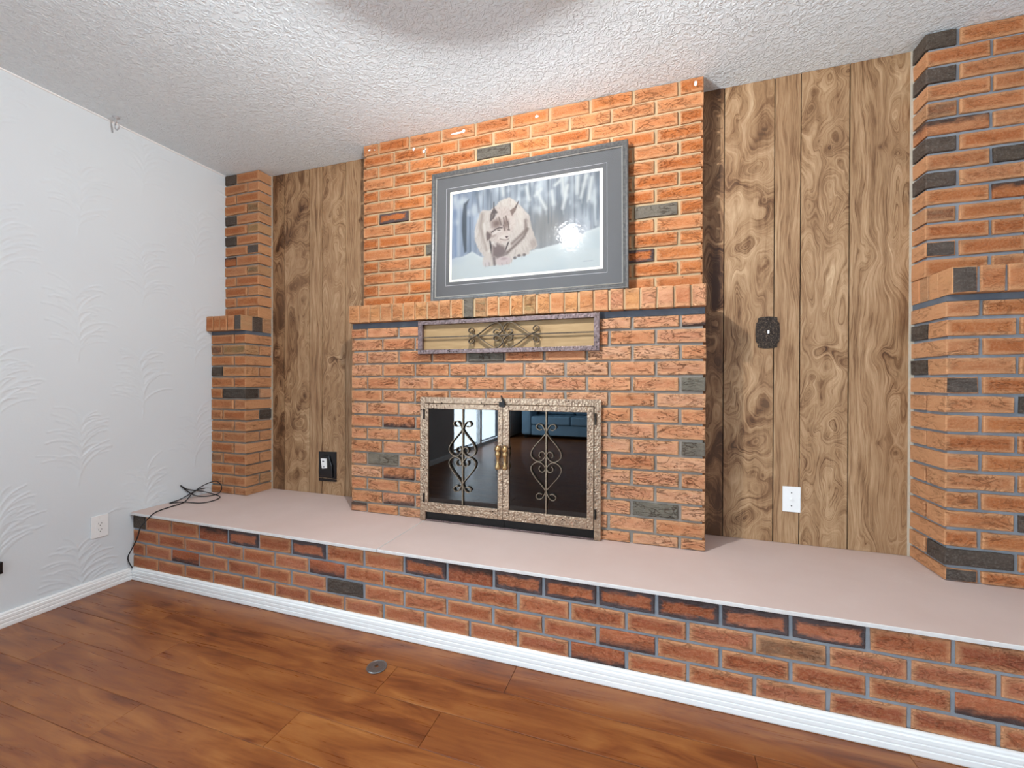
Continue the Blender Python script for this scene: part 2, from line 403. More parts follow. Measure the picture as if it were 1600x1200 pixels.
# floor planks running along the hearth (courses near the hearth as single boards)
plank_cache = {}
def plank(x0, x1, y0, y1):
    key = (round(x1-x0, 3), round(y1-y0, 3))
    if key not in plank_cache:
        plank_cache[key] = MB().box(0, key[0]-.0012, 0, key[1]-.0012, -.012, 0).mesh('floor_plank', bevel=.0012, seg=1); plank_cache[key].materials.append(M['laminate'])
    return link('floor_plank', plank_cache[key], parent=floor, loc=(x0, y0, 0))
PWD = .1465; y = -HD-.0165; k = 0; starts = [2.255, .60, .865, .42, 1.1, .25, .9, .5, 1.2, .3, .7, .15]
while y > -3.2:
    y0 = y-PWD; xs = [0.0]; x = starts[k % len(starts)]
    while x < XW-.1: xs.append(x); x += 1.22
    xs.append(XW)
    for a, b in zip(xs[:-1], xs[1:]): plank(a, b, y0, y)
    y = y0; k += 1
MB().box(0, XW, YB, y, -.012, 0).build('floor_far_boards', M['laminate'], floor)
MB().box(0, XW, -HD-.0165, -HD, -.012, 0).build('floor_edge_strip', M['laminate'], floor)

# ------------------------------------------------------------------ panelled back wall
PERIOD = 1.265
def pw(*l): return l
KN = {  # plank -> list of (s, z, amplitude, sx, sz, darkness)
 1: [(-.005, 2.36, 9, .10, .16, .0), (.13, 2.10, 7, .07, .10, .15), (.03, 2.05, 3, .06, .05, .55), (.168, 1.917, 2, .012, .018, .5), (.115, 1.73, 5, .05, .06, .55), (.045, 1.70, 3, .05, .04, .3), (.06, 1.42, 6, .05, .17, .05), (.14, 2.24, -3, .06, .07, .35)],
 2: [(.24, 2.25, 1.5, .05, .10, .1), (.28, 1.75, 1.2, .04, .25, 0)],
 3: [(.359, 2.372, 4, .025, .03, .8), (.340, 2.286, 5, .03, .032, .6), (.369, 2.158, 3, .012, .015, .6), (.436, 2.165, 6, .045, .05, .25), (.413, 2.094, 3, .02, .02, .7), (.414, 1.943, 6, .028, .055, .0), (.342, 1.887, 4, .018, .03, .0), (.446, 1.873, 4, .03, .025, .5), (.43, 1.81, 5, .03, .03, .1), (.343, 1.543, 8, .026, .12, .0), (.42, 1.62, -4, .04, .12, .0), (.398, 1.246, 4, .04, .03, .6), (.46, 1.20, 3, .05, .03, .5), (.47, 1.42, 3, .03, .05, .15)],
 4: [(.649, 2.244, 6, .024, .10, .0), (.617, 2.119, 2.5, .014, .02, .7), (.661, 2.039, 3, .022, .022, .85), (.646, 1.84, 8, .03, .16, .0), (.608, 1.66, -4, .06, .07, .1), (.69, 1.62, 6, .06, .10, .0), (.625, 1.187, 4, .035, .03, .4), (.652, 1.23, 2, .015, .015, .3), (.53, 1.45, 2, .04, .3, .05)],
 0: [(-.05, 2.35, 4, .04, .06, .2), (-.02, 2.06, 4, .03, .05, .8), (-.06, 1.98, 3, .03, .05, .5), (-.04, 1.62, 5, .04, .08, .6), (-.03, 1.50, 4, .03, .04, .5), (-.07, 1.30, 4, .03, .06, .4), (-.08, 2.2, 4, .03, .06, .3)],
 5: [(.78, 2.1, 3, .04, .3, .0), (.80, 1.4, 3, .04, .25, .1)],
}
BASEK = {0: 26, 1: 20, 2: 75, 3: 22, 4: 62, 5: 60}
def smooth_noise(seed, sx, nz):
    r = np.random.RandomState(seed); A = r.rand(64, nz); sz = PERIOD/nz
    def f_(x, z):
        u, v = x/sx, (z-1.20)/sz; i, j = np.floor(u).astype(int), np.floor(v).astype(int); a, b = u-i, v-j
        a = a*a*(3-2*a); b = b*b*(3-2*b)
        g = lambda p_, q_: A[p_ % 64, q_ % nz]
        return (g(i, j)*(1-a)+g(i+1, j)*a)*(1-b)+(g(i, j+1)*(1-a)+g(i+1, j+1)*a)*b-.5
    return f_
nA, nB, nC = smooth_noise(1, .09, 5), smooth_noise(2, .045, 11), smooth_noise(3, .06, 8)
nD = smooth_noise(4, .022, 30)
def wood_plank(xa, xb, za, zb, x0, idx, parent):
    st = .007; nx = max(2, int((xb-xa)/st)); nz = int((zb-za)/st)
    xs = np.linspace(xa, xb, nx+1); zs = np.linspace(za, zb, nz+1); X_, Z_ = np.meshgrid(xs, zs); S = X_-x0
    zp = (Z_-1.20) % PERIOD+1.20          # one printed repeat spans z 1.20 .. 2.465
    wob = {0: 3.5, 1: 3.0, 2: 1.5, 3: 4.0, 4: 1.6, 5: 1.2}[idx]
    F = S*BASEK[idx]+wob*nA(S+3, zp)+wob*.6*nB(S+3, zp); Dk = .28*np.clip(nC(S+5, zp)*2, -.3, 1)*(1.4 if idx in (0, 3) else .8)
    Sw = S+.030*nB(S+7, zp)+.012*nD(S+2, zp); Zw = zp+.10*nC(S+9, zp)+.03*nD(S+4, zp)
    for (ks, kz, A, sx, sz, d) in KN[idx]:
        for rep in (-PERIOD, 0, PERIOD):
            dx, dz = (Sw-ks)/sx, (Zw-kz-rep)/(sz*1.15); r2 = dx*dx+dz*dz
            F = F+A*np.exp(-r2*.8); Dk = Dk+d*np.exp(-r2*1.1)
    if idx == 0: Dk = Dk+.42
    if idx == 1:
        dd = (S-.125)*.8+(zp-2.20)*-.55; Dk += .4*np.exp(-(dd/.018)**2)*np.exp(-((zp-2.2)/.09)**2)
    front = np.stack([X_.ravel(), np.full(X_.size, -.006), Z_.ravel()], 1)
    ids = np.arange(X_.size).reshape(nz+1, nx+1)
    fc = np.stack([ids[:-1, :-1].ravel(), ids[:-1, 1:].ravel(), ids[1:, 1:].ravel(), ids[1:, :-1].ravel()], 1).tolist()
    v = front.tolist(); n0 = len(v)
    border = list(ids[0, :])+list(ids[1:, -1])+list(ids[-1, -2::-1])+list(ids[-2:0:-1, 0])
    for b in border: q = v[b]; v.append([q[0], -.0005, q[2]])
    nb = len(border)
    for i in range(nb): fc.append([int(border[(i+1) % nb]), int(border[i]), n0+i, n0+(i+1) % nb])
    me = bpy.data.meshes.new('wood_plank'); me.from_pydata(v, [], fc)
    for nm, arr in (('grain', F), ('dark', np.clip(Dk, 0, 1.2))):
        a = me.attributes.new(nm, 'FLOAT', 'POINT'); full = np.concatenate([arr.ravel(), arr.ravel()[border]]); a.data.foreach_set('value', full.astype(np.float32))
    me.materials.append(M['panel']); return link('wood_plank', me, parent=parent)
wb = tag(MB().box(-.12, XW+.12, 0, .30, -.12, ZC).build('wall_back', M['groove']), kind='structure')
GAP = .0022
def panel_run(edges, idxs, x0):
    for (a, b), i in zip(zip(edges[:-1], edges[1:]), idxs):
        wood_plank(a+GAP, b-GAP, ZH+.001, ZC-.001, x0, i, wb)
panel_run([.303, .408, .620, .724, .905, 1.134], [0, 1, 2, 3, 4], .408)
panel_run([2.968, 3.067, 3.274, 3.377, 3.559, 3.774], [0, 1, 2, 3, 4], 3.067)
tag(MB().box(.2900, .3078, -.0100, -.0005, ZH+.001, ZC-.001).build('trim_1', M['caulk']), kind='structure')
tag(MB().prism([(.0, ZC), (.0075, ZC), (.006, ZC-.0045), (.0, ZC-.0065)], 'y', -3.85, -.1085).build('trim_3', M['paint_white']), kind='structure')
tag(MB().box(3.7685, 3.7870, -.0100, -.0005, ZH+.001, ZC-.001).build('trim_2', M['caulk']), kind='structure')

# ------------------------------------------------------------------ bricks
brick_cache = {}
def brick_mesh(sx, sy, sz, variant, two=False):
    key = (round(sx, 3), round(sy, 3), round(sz, 3), variant, two)
    if key in brick_cache: return brick_cache[key]
    r = random.Random(hash(key[:3]) % 1000+variant*31); cx, cz = .0035, .003
    nx = 3 if sx > .06 else 2
    xs = [-sx/2+cx]+[-sx/2+cx+(sx-2*cx)*(k+r.uniform(-.15, .15))/nx for k in range(1, nx)]+[sx/2-cx]
    zs = [-sz/2+cz, sz/2-cz]; v = []; f = []
    for z in zs:
        for x in xs: v.append((x+r.uniform(-.0012, .0012), -sy/2+r.uniform(-.001, .0014), z+r.uniform(-.0012, .0012)))
    n = len(xs)
    for i in range(n-1): f.append((i, i+1, n+i+1, n+i))
    ring = list(range(n))+[n+i for i in range(n-1, -1, -1)]
    b1 = len(v)
    for k in ring:
        x, y_, z = v[k]; x2 = -sx/2 if k % n == 0 else (sx/2 if k % n == n-1 else x); z2 = (-sz/2 if k < n else sz/2)+r.uniform(-.0012, .0012)
        v.append((x2+(r.uniform(-.0012, .0012) if abs(x2) > sx/2-.001 else 0), -sy/2+.0035, z2))
    b2 = len(v)
    for k in range(len(ring)): x, y_, z = v[b1+k]; v.append((x, sy/2, z))
    m_ = len(ring)
    for k in range(m_):
        a, b = ring[k], ring[(k+1) % m_]; f.append((b, a, b1+k, b1+(k+1) % m_)); f.append((b1+(k+1) % m_, b1+k, b2+k, b2+(k+1) % m_))
    f.append(tuple(b2+k for k in range(m_)))
    me = bpy.data.meshes.new('brick'); me.from_pydata(v, [], f)
    bm = bmesh.new(); bm.from_mesh(me); bmesh.ops.recalc_face_normals(bm, faces=bm.faces); bm.to_mesh(me); bm.free()
    me.materials.append(M['brick'])
    if two:
        me.materials.append(M['brick'])
        for p_ in me.polygons[:n-1]: p_.material_index = 1
    brick_cache[key] = me; return me
ORANGE = [(188, 108, 54), (194, 118, 66), (182, 102, 50), (196, 128, 82), (188, 114, 66), (180, 100, 48), (194, 124, 78)]
BUFF = [(194, 138, 88), (188, 128, 82), (180, 124, 82)]
OLIVE = [(140, 116, 78), (128, 108, 78)]
BROWN = [(132, 96, 72), (120, 88, 68)]
GREYS = [(124, 116, 102), (116, 108, 96)]
DARKBR = [(96, 82, 72), (88, 76, 66)]
TEAR = {'chimney_breast': 1.0, 'brick_pillar': .45, 'raised_hearth': .40}
def add_brick(parent, x0, x1, y0, y1, z0, z1, kind='brick', pal=None, front=None, name='brick'):
    """y0 = outer (room side) face"""
    sx, sy, sz = x1-x0, y1-y0, z1-z0
    me = brick_mesh(sx, sy, sz, random.randrange(4), front is not None)
    o = bpy.data.objects.new(name, me); col.objects.link(o); o.parent = parent
    o.location = Vector(((x0+x1)/2, (y0+y1)/2, (z0+z1)/2))-parent.matrix_basis.translation
    o.location += Vector((random.uniform(-.001, .001), random.uniform(-.0018, .0012), 0))
    if name == 'brick' and sx > .05: o.rotation_euler = (0, random.uniform(-.006, .006), random.uniform(-.004, .004))
    if kind == 'dark' and pal in (LOWPAL_, ORANGE, OLIVE, None): pal = GREYS
    cr = random.choice(pal or ORANGE); j = random.uniform(-7, 7); o.color = (*lin(cr[0]+j, cr[1]+j*.8, cr[2]+j*.6)[:3], TEAR[parent.name.split('.')[0]]*(.6 if z0 > 1.4 else 1.))
    if kind != 'brick': o.material_slots[0].link = 'OBJECT'; o.material_slots[0].material = M[kind]
    if front: o.material_slots[1].link = 'OBJECT'; o.material_slots[1].material = M[front]
    return o
J = .0115; JV = .0135      # joints

# ---- chimney breast
breast = tag(empty('chimney_breast', (2.05, -.12, ZH)), 'orange brick chimney breast with stepped mantel of upright bricks in the middle', 'fireplace')
OX0, OX1, OZ1 = 1.606, 2.514, 1.006      # fire opening
VX0, VX1, VZ0 = 1.602, 2.500, 1.262      # hollow behind the ornamental grille
R_ = .0105; GRX0, GRX1 = 1.585, 2.515
core = MB()
core.box(XL+R_, OX0, -D1+R_, 0, ZH, 1.424).box(OX1, XRB-R_, -D1+R_, 0, ZH, 1.424).box(OX0, OX1, -D1+R_, 0, OZ1, 1.424)
core.build('mortar', M['mortar_grey'], breast)
for a, b in ((XL+.004, GRX0), (GRX1, XRB-.004)): MB().box(a, b, -D1+.004, -.01, 1.3965, 1.4245).build('shaded_mortar_bed', M['mortar_shaded'], breast)  # mortar strip with the mantel's shade painted into its colour
MB().box(XL+R_, XRB-R_, -D2+R_, 0, 1.52, ZC-.001).build('mortar', M['mortar_tan'], breast)
MB().box(XL+.012, XRB-.012, -D1-.024, 0, 1.4275, 1.5165).build('mortar', M['mortar_tan'], breast)
fb = MB(); fb.v = [(OX0, -.228, ZH+.004), (OX1, -.228, ZH+.004), (OX1, -.228, OZ1), (OX0, -.228, OZ1), (OX0+.12, -.004, ZH+.004), (OX1-.12, -.004, ZH+.004), (OX1-.12, -.004, OZ1), (OX0+.12, -.004, OZ1)]
fb.f = [(4, 5, 6, 7), (0, 4, 7, 3), (1, 2, 6, 5), (3, 7, 6, 2), (0, 1, 5, 4)]
link('firebox', (lambda me: (me.from_pydata(fb.v, [], fb.f), me)[1])(bpy.data.meshes.new('firebox')), M['soot'], breast)
def course_edges(row, n=9):
    if row % 2: e = [0, .5]+[.5+i for i in range(1, n)]+[n]
    else: e = list(range(n+1))
    return e
SPEC_LOW = {(3, 4): 'dark', (5, 9): 'dark', (9, 9): 'dark', (11, 1): 'dark', (13, 8): 'dark', (15, 0): 'top', (8, 1): 'bottom', (12, 1): 'bottom', (14, 1): 'bottom', (1, 9): 'bottom'}
SPEC_UP = {(3, 4): 'dark', (9, 8): 'dark', (10, 2): 'dark', (12, 7): 'flash', (7, 1): 'flash'}
LOWPAL_ = LOWPAL = [(204, 142, 104), (208, 150, 114), (198, 134, 94), (202, 142, 108), (194, 126, 88), (208, 156, 122)]
for row in range(1, 16):
    zt = Z1-(row-2)*H1; z0 = max(zt-H1+J, ZH+.0025)
    if row == 1: zt = 1.394; z0 = Z1+.0125
    es = course_edges(row)
    for i, (a, b) in enumerate(zip(es[:-1], es[1:])):
        x0, x1 = XL+a*P, XL+b*P
        x0 += JV/2 if i else 0; x1 -= JV/2 if i < len(es)-2 else 0
        segs = [(x0, x1)]
        if zt < OZ1+.012: 
            segs = []
            if x0 < OX0-.004: segs.append((x0, min(x1, OX0)))
            if x1 > OX1+.004: segs.append((max(x0, OX1), x1))
        elif row in (1, 2):
            segs = []
            if x0 < VX0-.004: segs.append((x0, min(x1, VX0)))
            if x1 > VX1+.004: segs.append((max(x0, VX1), x1))
        for (p0, p1) in segs:
            if p1-p0 < .008: continue
            k = SPEC_LOW.get((row, i), 'brick')
            dz = random.uniform(-.001, .001)
            side = .1 if (i == 0 or i == len(es)-2) else 0
            add_brick(breast, p0, p1, -D1, -D1+.055 if not side else -.004, z0+dz*0, zt+dz, k, LOWPAL)
for row in range(1, 15):
    zt = Z2-(row-2)*H2; z0 = zt-H2+J
    if row == 1: zt = ZC-.003; z0 = Z2+J-.002
    es = course_edges(row)
    for i, (a, b) in enumerate(zip(es[:-1], es[1:])):
        x0, x1 = XL-.003+a*P, XL-.003+b*P
        x0 += JV/2 if i else 0; x1 -= JV/2 if i < len(es)-2 else 0
        add_brick(breast, x0, x1, -D2, -D2+.05 if 0 < i < len(es)-2 else -.004, z0, zt, SPEC_UP.get((row, i), 'brick'), ORANGE)
MJ = [1.143, 1.214, 1.283, 1.349, 1.421, 1.490, 1.562, 1.634, 1.703, 1.771, 1.840, 1.901, 1.968, 2.030, 2.093, 2.158, 2.224, 2.289, 2.358, 2.424, 2.493, 2.562, 2.628, 2.697, 2.767, 2.838, 2.905, 2.968]
for i, (a, b) in enumerate(zip(MJ[:-1], MJ[1:])):
    pal = BUFF if i < 20 else LOWPAL+BUFF
    kind = 'brick'
    if i == 10: pal = OLIVE; kind = 'dark'
    if i in (11, 15): pal = OLIVE
    if i in (24, 26): pal = LOWPAL
    add_brick(breast, a+.0045, b-.0045, -.268+random.uniform(-.002, .002), -.131, 1.425, 1.519+random.uniform(-.002, .002), kind, pal, name='mantel_brick')

# dabs of ceiling paint on the top courses
def paint_dab(parent, x, z, w, h, y):
    n = 9; pts = []
    for k in range(n):
        a = 2*math.pi*k/n; r = random.uniform(.7, 1.1); pts.append((x+w*r*math.cos(a), z+h*r*math.sin(a)))
    MB().prism(pts, 'y', y-.0012, y+.004).build('paint_dab', M['paint_white'], parent)
for x, z, w, h in ((1.735, 2.448, .040, .006), (1.775, 2.452, .012, .010), (2.185, 2.452, .011, .007), (1.470, 2.408, .007, .010), (1.535, 2.385, .009, .009), (1.552, 2.392, .014, .004), (1.175, 2.452, .008, .005), (1.21, 2.447, .005, .003), (2.93, 2.455, .008, .012)):
    paint_dab(breast, x, z, w, h, -D2-.0006)

# ---- pillars either side
def pillar(name, mirror, label, dl, du, low_spec, up_spec, caps):
    X = (lambda x: x) if not mirror else (lambda x: XR+.3006-x)      # local x: 0 at the side wall, .3006 at the free corner
    root = tag(empty(name, (X(.15), -.1, ZH)), label, 'pillar', 'brick pillars flanking the panelling')
    W = .3006
    def mbox(mb, x0, x1, *r): a, b = sorted((X(x0), X(x1))); mb.box(a, b, *r); return mb
    mo = MB(); mbox(mo, .0015, W-R_, -dl+R_, -.0005, ZH, 1.424); mbox(mo, .0015, W-R_, -du+R_, -.0005, 1.424, ZC-.001)
    mbox(mo, .0015, W-.006, -dl-.024, -.0005, 1.4275, 1.5165)
    mbox(MB(), .0015, W-.004, -dl+.004, -.001, 1.402, 1.4245).build('shaded_mortar_bed', M['mortar_shaded'], root)  # mortar strip, shade below the cap painted into its colour
    mo.build('mortar', M['mortar_grey'] if not mirror else M['mortar_blue'], root)
    def put(x0, x1, y0, y1, z0, z1, spec):
        a, b = sorted((X(x0), X(x1))); kind, pal, front = spec if isinstance(spec, tuple) else (spec, None, None)
        add_brick(root, a, b, y0, y1, z0, z1, kind, pal or PPAL, front)
    def half(row): return 1/3 if row else 2/3
    for row in range(1, 16):
        zt = Z1-(row-2)*H1; z0 = max(zt-H1+J, ZH+.0025)
        if row == 1: zt = 1.400
        g = lambda k: low_spec.get((row, k), 'brick')
        if row % 2:      # long brick at the wall, stretcher down the side
            put(.0015, .2-JV/2, -dl, -dl+.06, z0, zt, g(0)); put(.2+JV/2, W, -dl, -.004, z0, zt, g(1))
        else:
            put(.0015, .1-JV/2, -dl, -dl+.06, z0, zt, g(0)); put(.1+JV/2, W, -dl, -dl*.5-JV/2, z0, zt, g(1)); put(.22, W, -dl*.5+JV/2, -.004, z0, zt, g(2))
    for row in range(1, 15):
        zt = Z2-(row-2)*H2; z0 = zt-H2+J
        if row == 1: zt = ZC-.003; z0 = Z2+J-.002
        if row == 14: z0 = 1.521
        g = lambda k: up_spec.get((row, k), 'brick')
        cut = .1 if (row % 2) != mirror else .2
        put(.0015, cut-JV/2, -du, -du+.05, z0, zt, g(0)); put(cut+JV/2, W, -du, -.004, z0, zt, g(1))
    fr, sd = caps
    n = len(fr); ys = -dl-.033
    for i, sp in enumerate(fr):
        a, b = .0015+i*(W-.0015)/n, .0015+(i+1)*(W-.0015)/n
        x0, x1 = sorted((X(a+(.004 if i else 0)), X(b-(.004 if i < n-1 else 0)))); kind, pal, _ = sp if isinstance(sp, tuple) else (sp, None, None)
        add_brick(root, x0, x1, ys, ys+.08, 1.425, 1.519, kind, pal or PPAL, sp[2] if isinstance(sp, tuple) else None, name='cap_brick')
    n = len(sd); L = -ys-.08-.004
    for i, sp in enumerate(sd):
        a, b = ys+.088+i*(L-.008)/n, ys+.088+(i+1)*(L-.008)/n
        x0, x1 = sorted((X(W-.07), X(W))); kind, pal, _ = sp if isinstance(sp, tuple) else (sp, None, None)
        add_brick(root, x0, x1, a, b-.007, 1.425, 1.519, kind, pal, name='cap_brick')
    return root
PPAL = [(180, 112, 68), (186, 120, 78), (174, 104, 62), (188, 128, 88), (178, 116, 76)]
OL, BR, DK = ('brick', OLIVE, None), ('brick', BROWN, None), ('dark', DARKBR, None)
pillar('brick_pillar', False, 'narrow orange brick pillar beside the white wall, left of the fireplace', .2028, .1081,
       {(2, 0): BR, (2, 1): OL, (4, 0): DK, (4, 1): ('brick', BROWN+BUFF, None), (6, 1): DK, (8, 2): DK, (12, 0): BR, (14, 2): OL, (6, 2): ('brick', [(196, 150, 122)], None)},
       {(1, 0): DK, (4, 1): OL, (5, 0): DK, (6, 1): OL, (7, 0): DK, (8, 1): ('brick', BUFF, 'dark_front'), (9, 0): 'top', (10, 1): ('brick', OLIVE+BUFF, None), (12, 1): ('brick', BUFF, None), (14, 1): ('brick', BUFF, None)},
       (['brick', 'brick', 'brick', 'brick', ('brick', OLIVE, 'dark_front')], [DK, BR]))
pillar('brick_pillar', True, 'brown brick pillar with grey mortar cut by the right picture edge', .2327, .1017,
       {(2, 2): DK, (4, 2): DK, (5, 1): ('brick', None, 'dark_front'), (12, 0): DK, (14, 1): DK, (15, 1): ('brick', None, 'dark_front'), (6, 0): DK},
       {(1, 1): DK, (3, 1): DK, (5, 1): BR, (6, 1): 'top', (7, 1): DK, (8, 0): DK, (9, 1): DK, (10, 0): 'top', (11, 1): BR, (13, 1): ('brick', None, 'dark_front')},
       (['brick', 'brick', 'brick', ('brick', BUFF, 'dark_front')], [('brick', BUFF, None), BR, ('brick', [(196, 118, 70)], None)]))

# ---- raised hearth
hearth = tag(empty('raised_hearth', (2.0, -.32, 0)), 'long raised brick hearth with pale pink board top in front of the fireplace', 'hearth')
MB().box(.001, XW-.001, -HD+.006, -.0005, .0, .3565).build('mortar', M['mortar_blue'], hearth)
HP, HH, HZ = .205, .0722, .2756
SPEC_H = {(1, 0): DK, (1, 3): 'top', (1, 4): 'flash', (1, 6): 'flash', (1, 9): 'flash', (3, 7): DK, (3, 13): 'bottom', (4, 12): 'bottom', (3, 18): 'bottom', (2, 15): ('brick', BROWN+OLIVE, None), (3, 2): 'bottom', (2, 6): 'bottom', (1, 10): 'top'}
for i in range(11, 17): SPEC_H[(1, i)] = 'flash'
HPAL = [(174, 100, 68), (182, 108, 76), (168, 94, 64), (178, 108, 80), (164, 92, 66)]
for row in range(1, 6):
    zt = HZ-(row-2)*HH-.0055; z0 = HZ-(row-1)*HH+.0055
    if row == 1: zt = .350
    if row == 5: z0 = .004
    x0s = [.0015]+[(.1003 if row % 2 else .2028)+k*HP for k in range(20) if (.1003 if row % 2 else .2028)+k*HP < XW-.02]+[XW-.0015]
    for i, (a, b) in enumerate(zip(x0s[:-1], x0s[1:])):
        sp = SPEC_H.get((row, i), 'brick'); kind, pal, _ = sp if isinstance(sp, tuple) else (sp, None, None)
        add_brick(hearth, a+(.006 if i else 0), b-(.006 if i < len(x0s)-2 else 0), -HD, -HD+.05, z0, zt, kind, pal or HPAL)
for a, b in ((.002, 1.6135), (1.6165, XW-.002)):
    bd = MB().box(a, b, -HD-.016, -.0008, .3585, ZH).mesh('hearth_board', bevel=.0015, seg=1); bd.materials.append(M['board']); bd.materials.append(M['board_edge'])
    for p_ in bd.polygons:
        if abs(p_.normal.z) < .9: p_.material_index = 1
    link('hearth_board', bd, parent=hearth)

# ---- baseboards (fluted)
BP = [(0, 0), (-.0135, 0), (-.0150, .004), (-.0150, .018), (-.0135, .020), (-.0135, .023), (-.0150, .025), (-.0150, .035), (-.0135, .037), (-.0135, .040), (-.0150, .042), (-.0145, .052), (-.011, .055), (-.0110, .061), (-.008, .066), (-.004, .0675), (0, .0675)]
bb = tag(empty('baseboard_back', (0, -HD, 0)), kind='structure')
for a, b in ((.0155, .9862), (.9872, XW)):
    MB().prism([(-HD-.0008+q[0], q[1]) for q in BP], 'x', a, b).build('baseboard_length', M['paint_white'], bb)
bl = MB().prism([(.0013-q[0], q[1]) for q in BP], 'y', -3.85, -HD-.0160).build('baseboard_left', M['paint_white']); tag(bl, kind='structure')

# ------------------------------------------------------------------ fireplace glass doors
fd = tag(empty('fireplace_doors', (2.06, -.25, ZH)), 'hammered brass framed pair of smoked glass fireplace doors with scrollwork', 'fireplace doors')
YF = -.2475
MB().box(1.590, 1.622, YF-.010, -.2385, .3745, 1.021).build('frame_stile', M['hammered'], fd, bevel=.002)
MB().box(2.497, 2.528, YF-.010, -.2385, .3745, 1.021).build('frame_stile', M['hammered'], fd, bevel=.002)
MB().box(1.622, 2.497, YF-.010, -.2385, .989, 1.021).build('frame_rail', M['hammered'], fd, bevel=.002)
lv = MB().box(1.622, 2.497, YF+.002, -.2385, .3745, .4215).build('vent_slot', M['black_iron'], fd)
MB().box(1.625, 2.494, YF-.009, YF+.002, .3745, .381).build('slot_lip', M['hammered_dark'], fd, bevel=.001)
MB().box(2.050, 2.056, YF-.002, YF+.002, .381, .4215).build('slot_post', M['black_iron'], fd)
SC = [(-30, -243), (-52, -238), (-74, -258), (-60, -282), (-32, -276), (-10, -240), (-5, -215), (-30, -180), (-85, -115), (-112, -65), (-105, -30), (-70, -4), (-35, -8), (-9, -36), (-7, -56), (-22, -76), (-44, -70), (-52, -48), (-42, -32)]
def scroll_pts(sx, sz, kx=.00065, kz=.000633): return [(p_[0]*kx*sx, -p_[1]*kz*sz) for p_ in SC]
def fire_door(x0, x1, gx0, gx1, bar, hinge_x):
    ya, yb = YF-.017, YF-.003
    d = MB().box(x0, gx0, ya, yb, .423, .987).box(gx1, x1, ya, yb, .423, .987).box(gx0, gx1, ya, yb, .961, .987).box(gx0, gx1, ya, yb, .423, .474).build('door', M['hammered'], fd, bevel=.002)
    def sub(mb, name, mat, **k):
        me = mb.mesh(name, **k); o = bpy.data.objects.new(name, me); col.objects.link(o); me.materials.append(mat); o.parent = d; return o
    sub(MB().box(gx0-.004, gx1+.004, YF-.009, YF-.005, .470, .965), 'glass_pane', M['fire_glass'])
    sub(MB().box(bar-.003, bar+.003, YF-.019, YF-.013, .474, .961), 'scroll_bar', M['scroll'])
    for sx in (1, -1):
        for sz in (1, -1):
            pts = [(bar+q[0], .722+q[1]) for q in catmull(scroll_pts(sx, sz), 6)]
            sub(MB().ribbon(pts, .0028, YF-.024, YF-.012), 'scroll', M['scroll'])
    for za, zb in ((.905, .958), (.473, .518)):
        sub(MB().lathe([(.0, 0), (.004, .0), (.004, zb-za), (.0, zb-za)], hinge_x, YF-.016, za, n=10), 'hinge', M['black_iron'])
    hx = x1-.018 if bar < 2.05 else x0+.018
    prof = [(0, 0), (.010, .004), (.015, .014), (.010, .026), (.006, .036), (.008, .046), (.007, .060), (.013, .072), (.014, .080), (.008, .088), (.014, .097), (.015, .106), (.010, .116), (0, .121)]
    h = MB().lathe(prof, hx, YF-.036, .671, n=14)
    h.lathe([(.005, 0), (.005, .024)], hx, YF-.036, .690, 'y', 10).lathe([(.005, 0), (.005, .024)], hx, YF-.036, .765, 'y', 10)
    sub(h, 'handle', M['brass'], smooth=True)
    return d
fire_door(1.623, 2.0535, 1.642, 2.028, 1.839, 1.6165)
fire_door(2.0545, 2.495, 2.087, 2.465, 2.273, 2.5035)
lvv = MB().box(2.036, 2.066, YF-.024, YF-.0105, .978, 1.002).prism([(2.052, .998), (2.066, 1.0), (2.056, 1.018), (2.049, 1.035), (2.043, 1.034), (2.050, 1.014)], 'y', YF-.022, YF-.014)
lvv.build('latch', M['black_iron'], fd, bevel=.001)

# ------------------------------------------------------------------ ornamental grille above the doors
gr = tag(empty('ornamental_grille', (2.05, -.24, 1.33)), 'flat bronze grille with scrollwork over a wooden strip under the mantel', 'grille')
GX0, GX1, GZ0, GZ1 = 1.580, 2.520, 1.2455, 1.418
yb = -.2390; yf = -.264
for r in ((GX0, GX1, GZ1-.021, GZ1), (GX0, GX1, GZ0, GZ0+.022), (GX0, GX0+.026, GZ0+.022, GZ1-.021), (GX1-.026, GX1, GZ0+.022, GZ1-.021)):
    MB().box(r[0], r[1], yf, yb-.002, r[2], r[3]).build('frame_bar', M['hammered_dark'], gr, bevel=.0015)
t = NT('plywood_strip'); co = t.coord(); n1 = t.noise(t.vmath('MULTIPLY', co, (1., 1., 9.)), 8, 4)
M['ply'] = t.out(t.mix(t.maprange(n1, .3, .7), lin(156, 126, 86), lin(176, 146, 104)), .7)
MB().box(GX0+.006, GX1-.006, yb-.001, -.2285, 1.2635, GZ1-.004).build('backing_strip', M['ply'], gr)
MB().box(GX0+.026, GX1-.026, yf+.006, yf+.011, 1.3285, 1.3345).build('centre_bar', M['grille_scroll'], gr)
for sx in (1, -1):
    for sz in (1, -1):
        pts = [(2.053+q[1]*1.02, 1.3315+q[0]*.83) for q in catmull(scroll_pts(sx, sz), 6)]
        MB().ribbon(pts, .0034, yf-.003, yf+.012).build('scroll', M['grille_scroll'], gr)

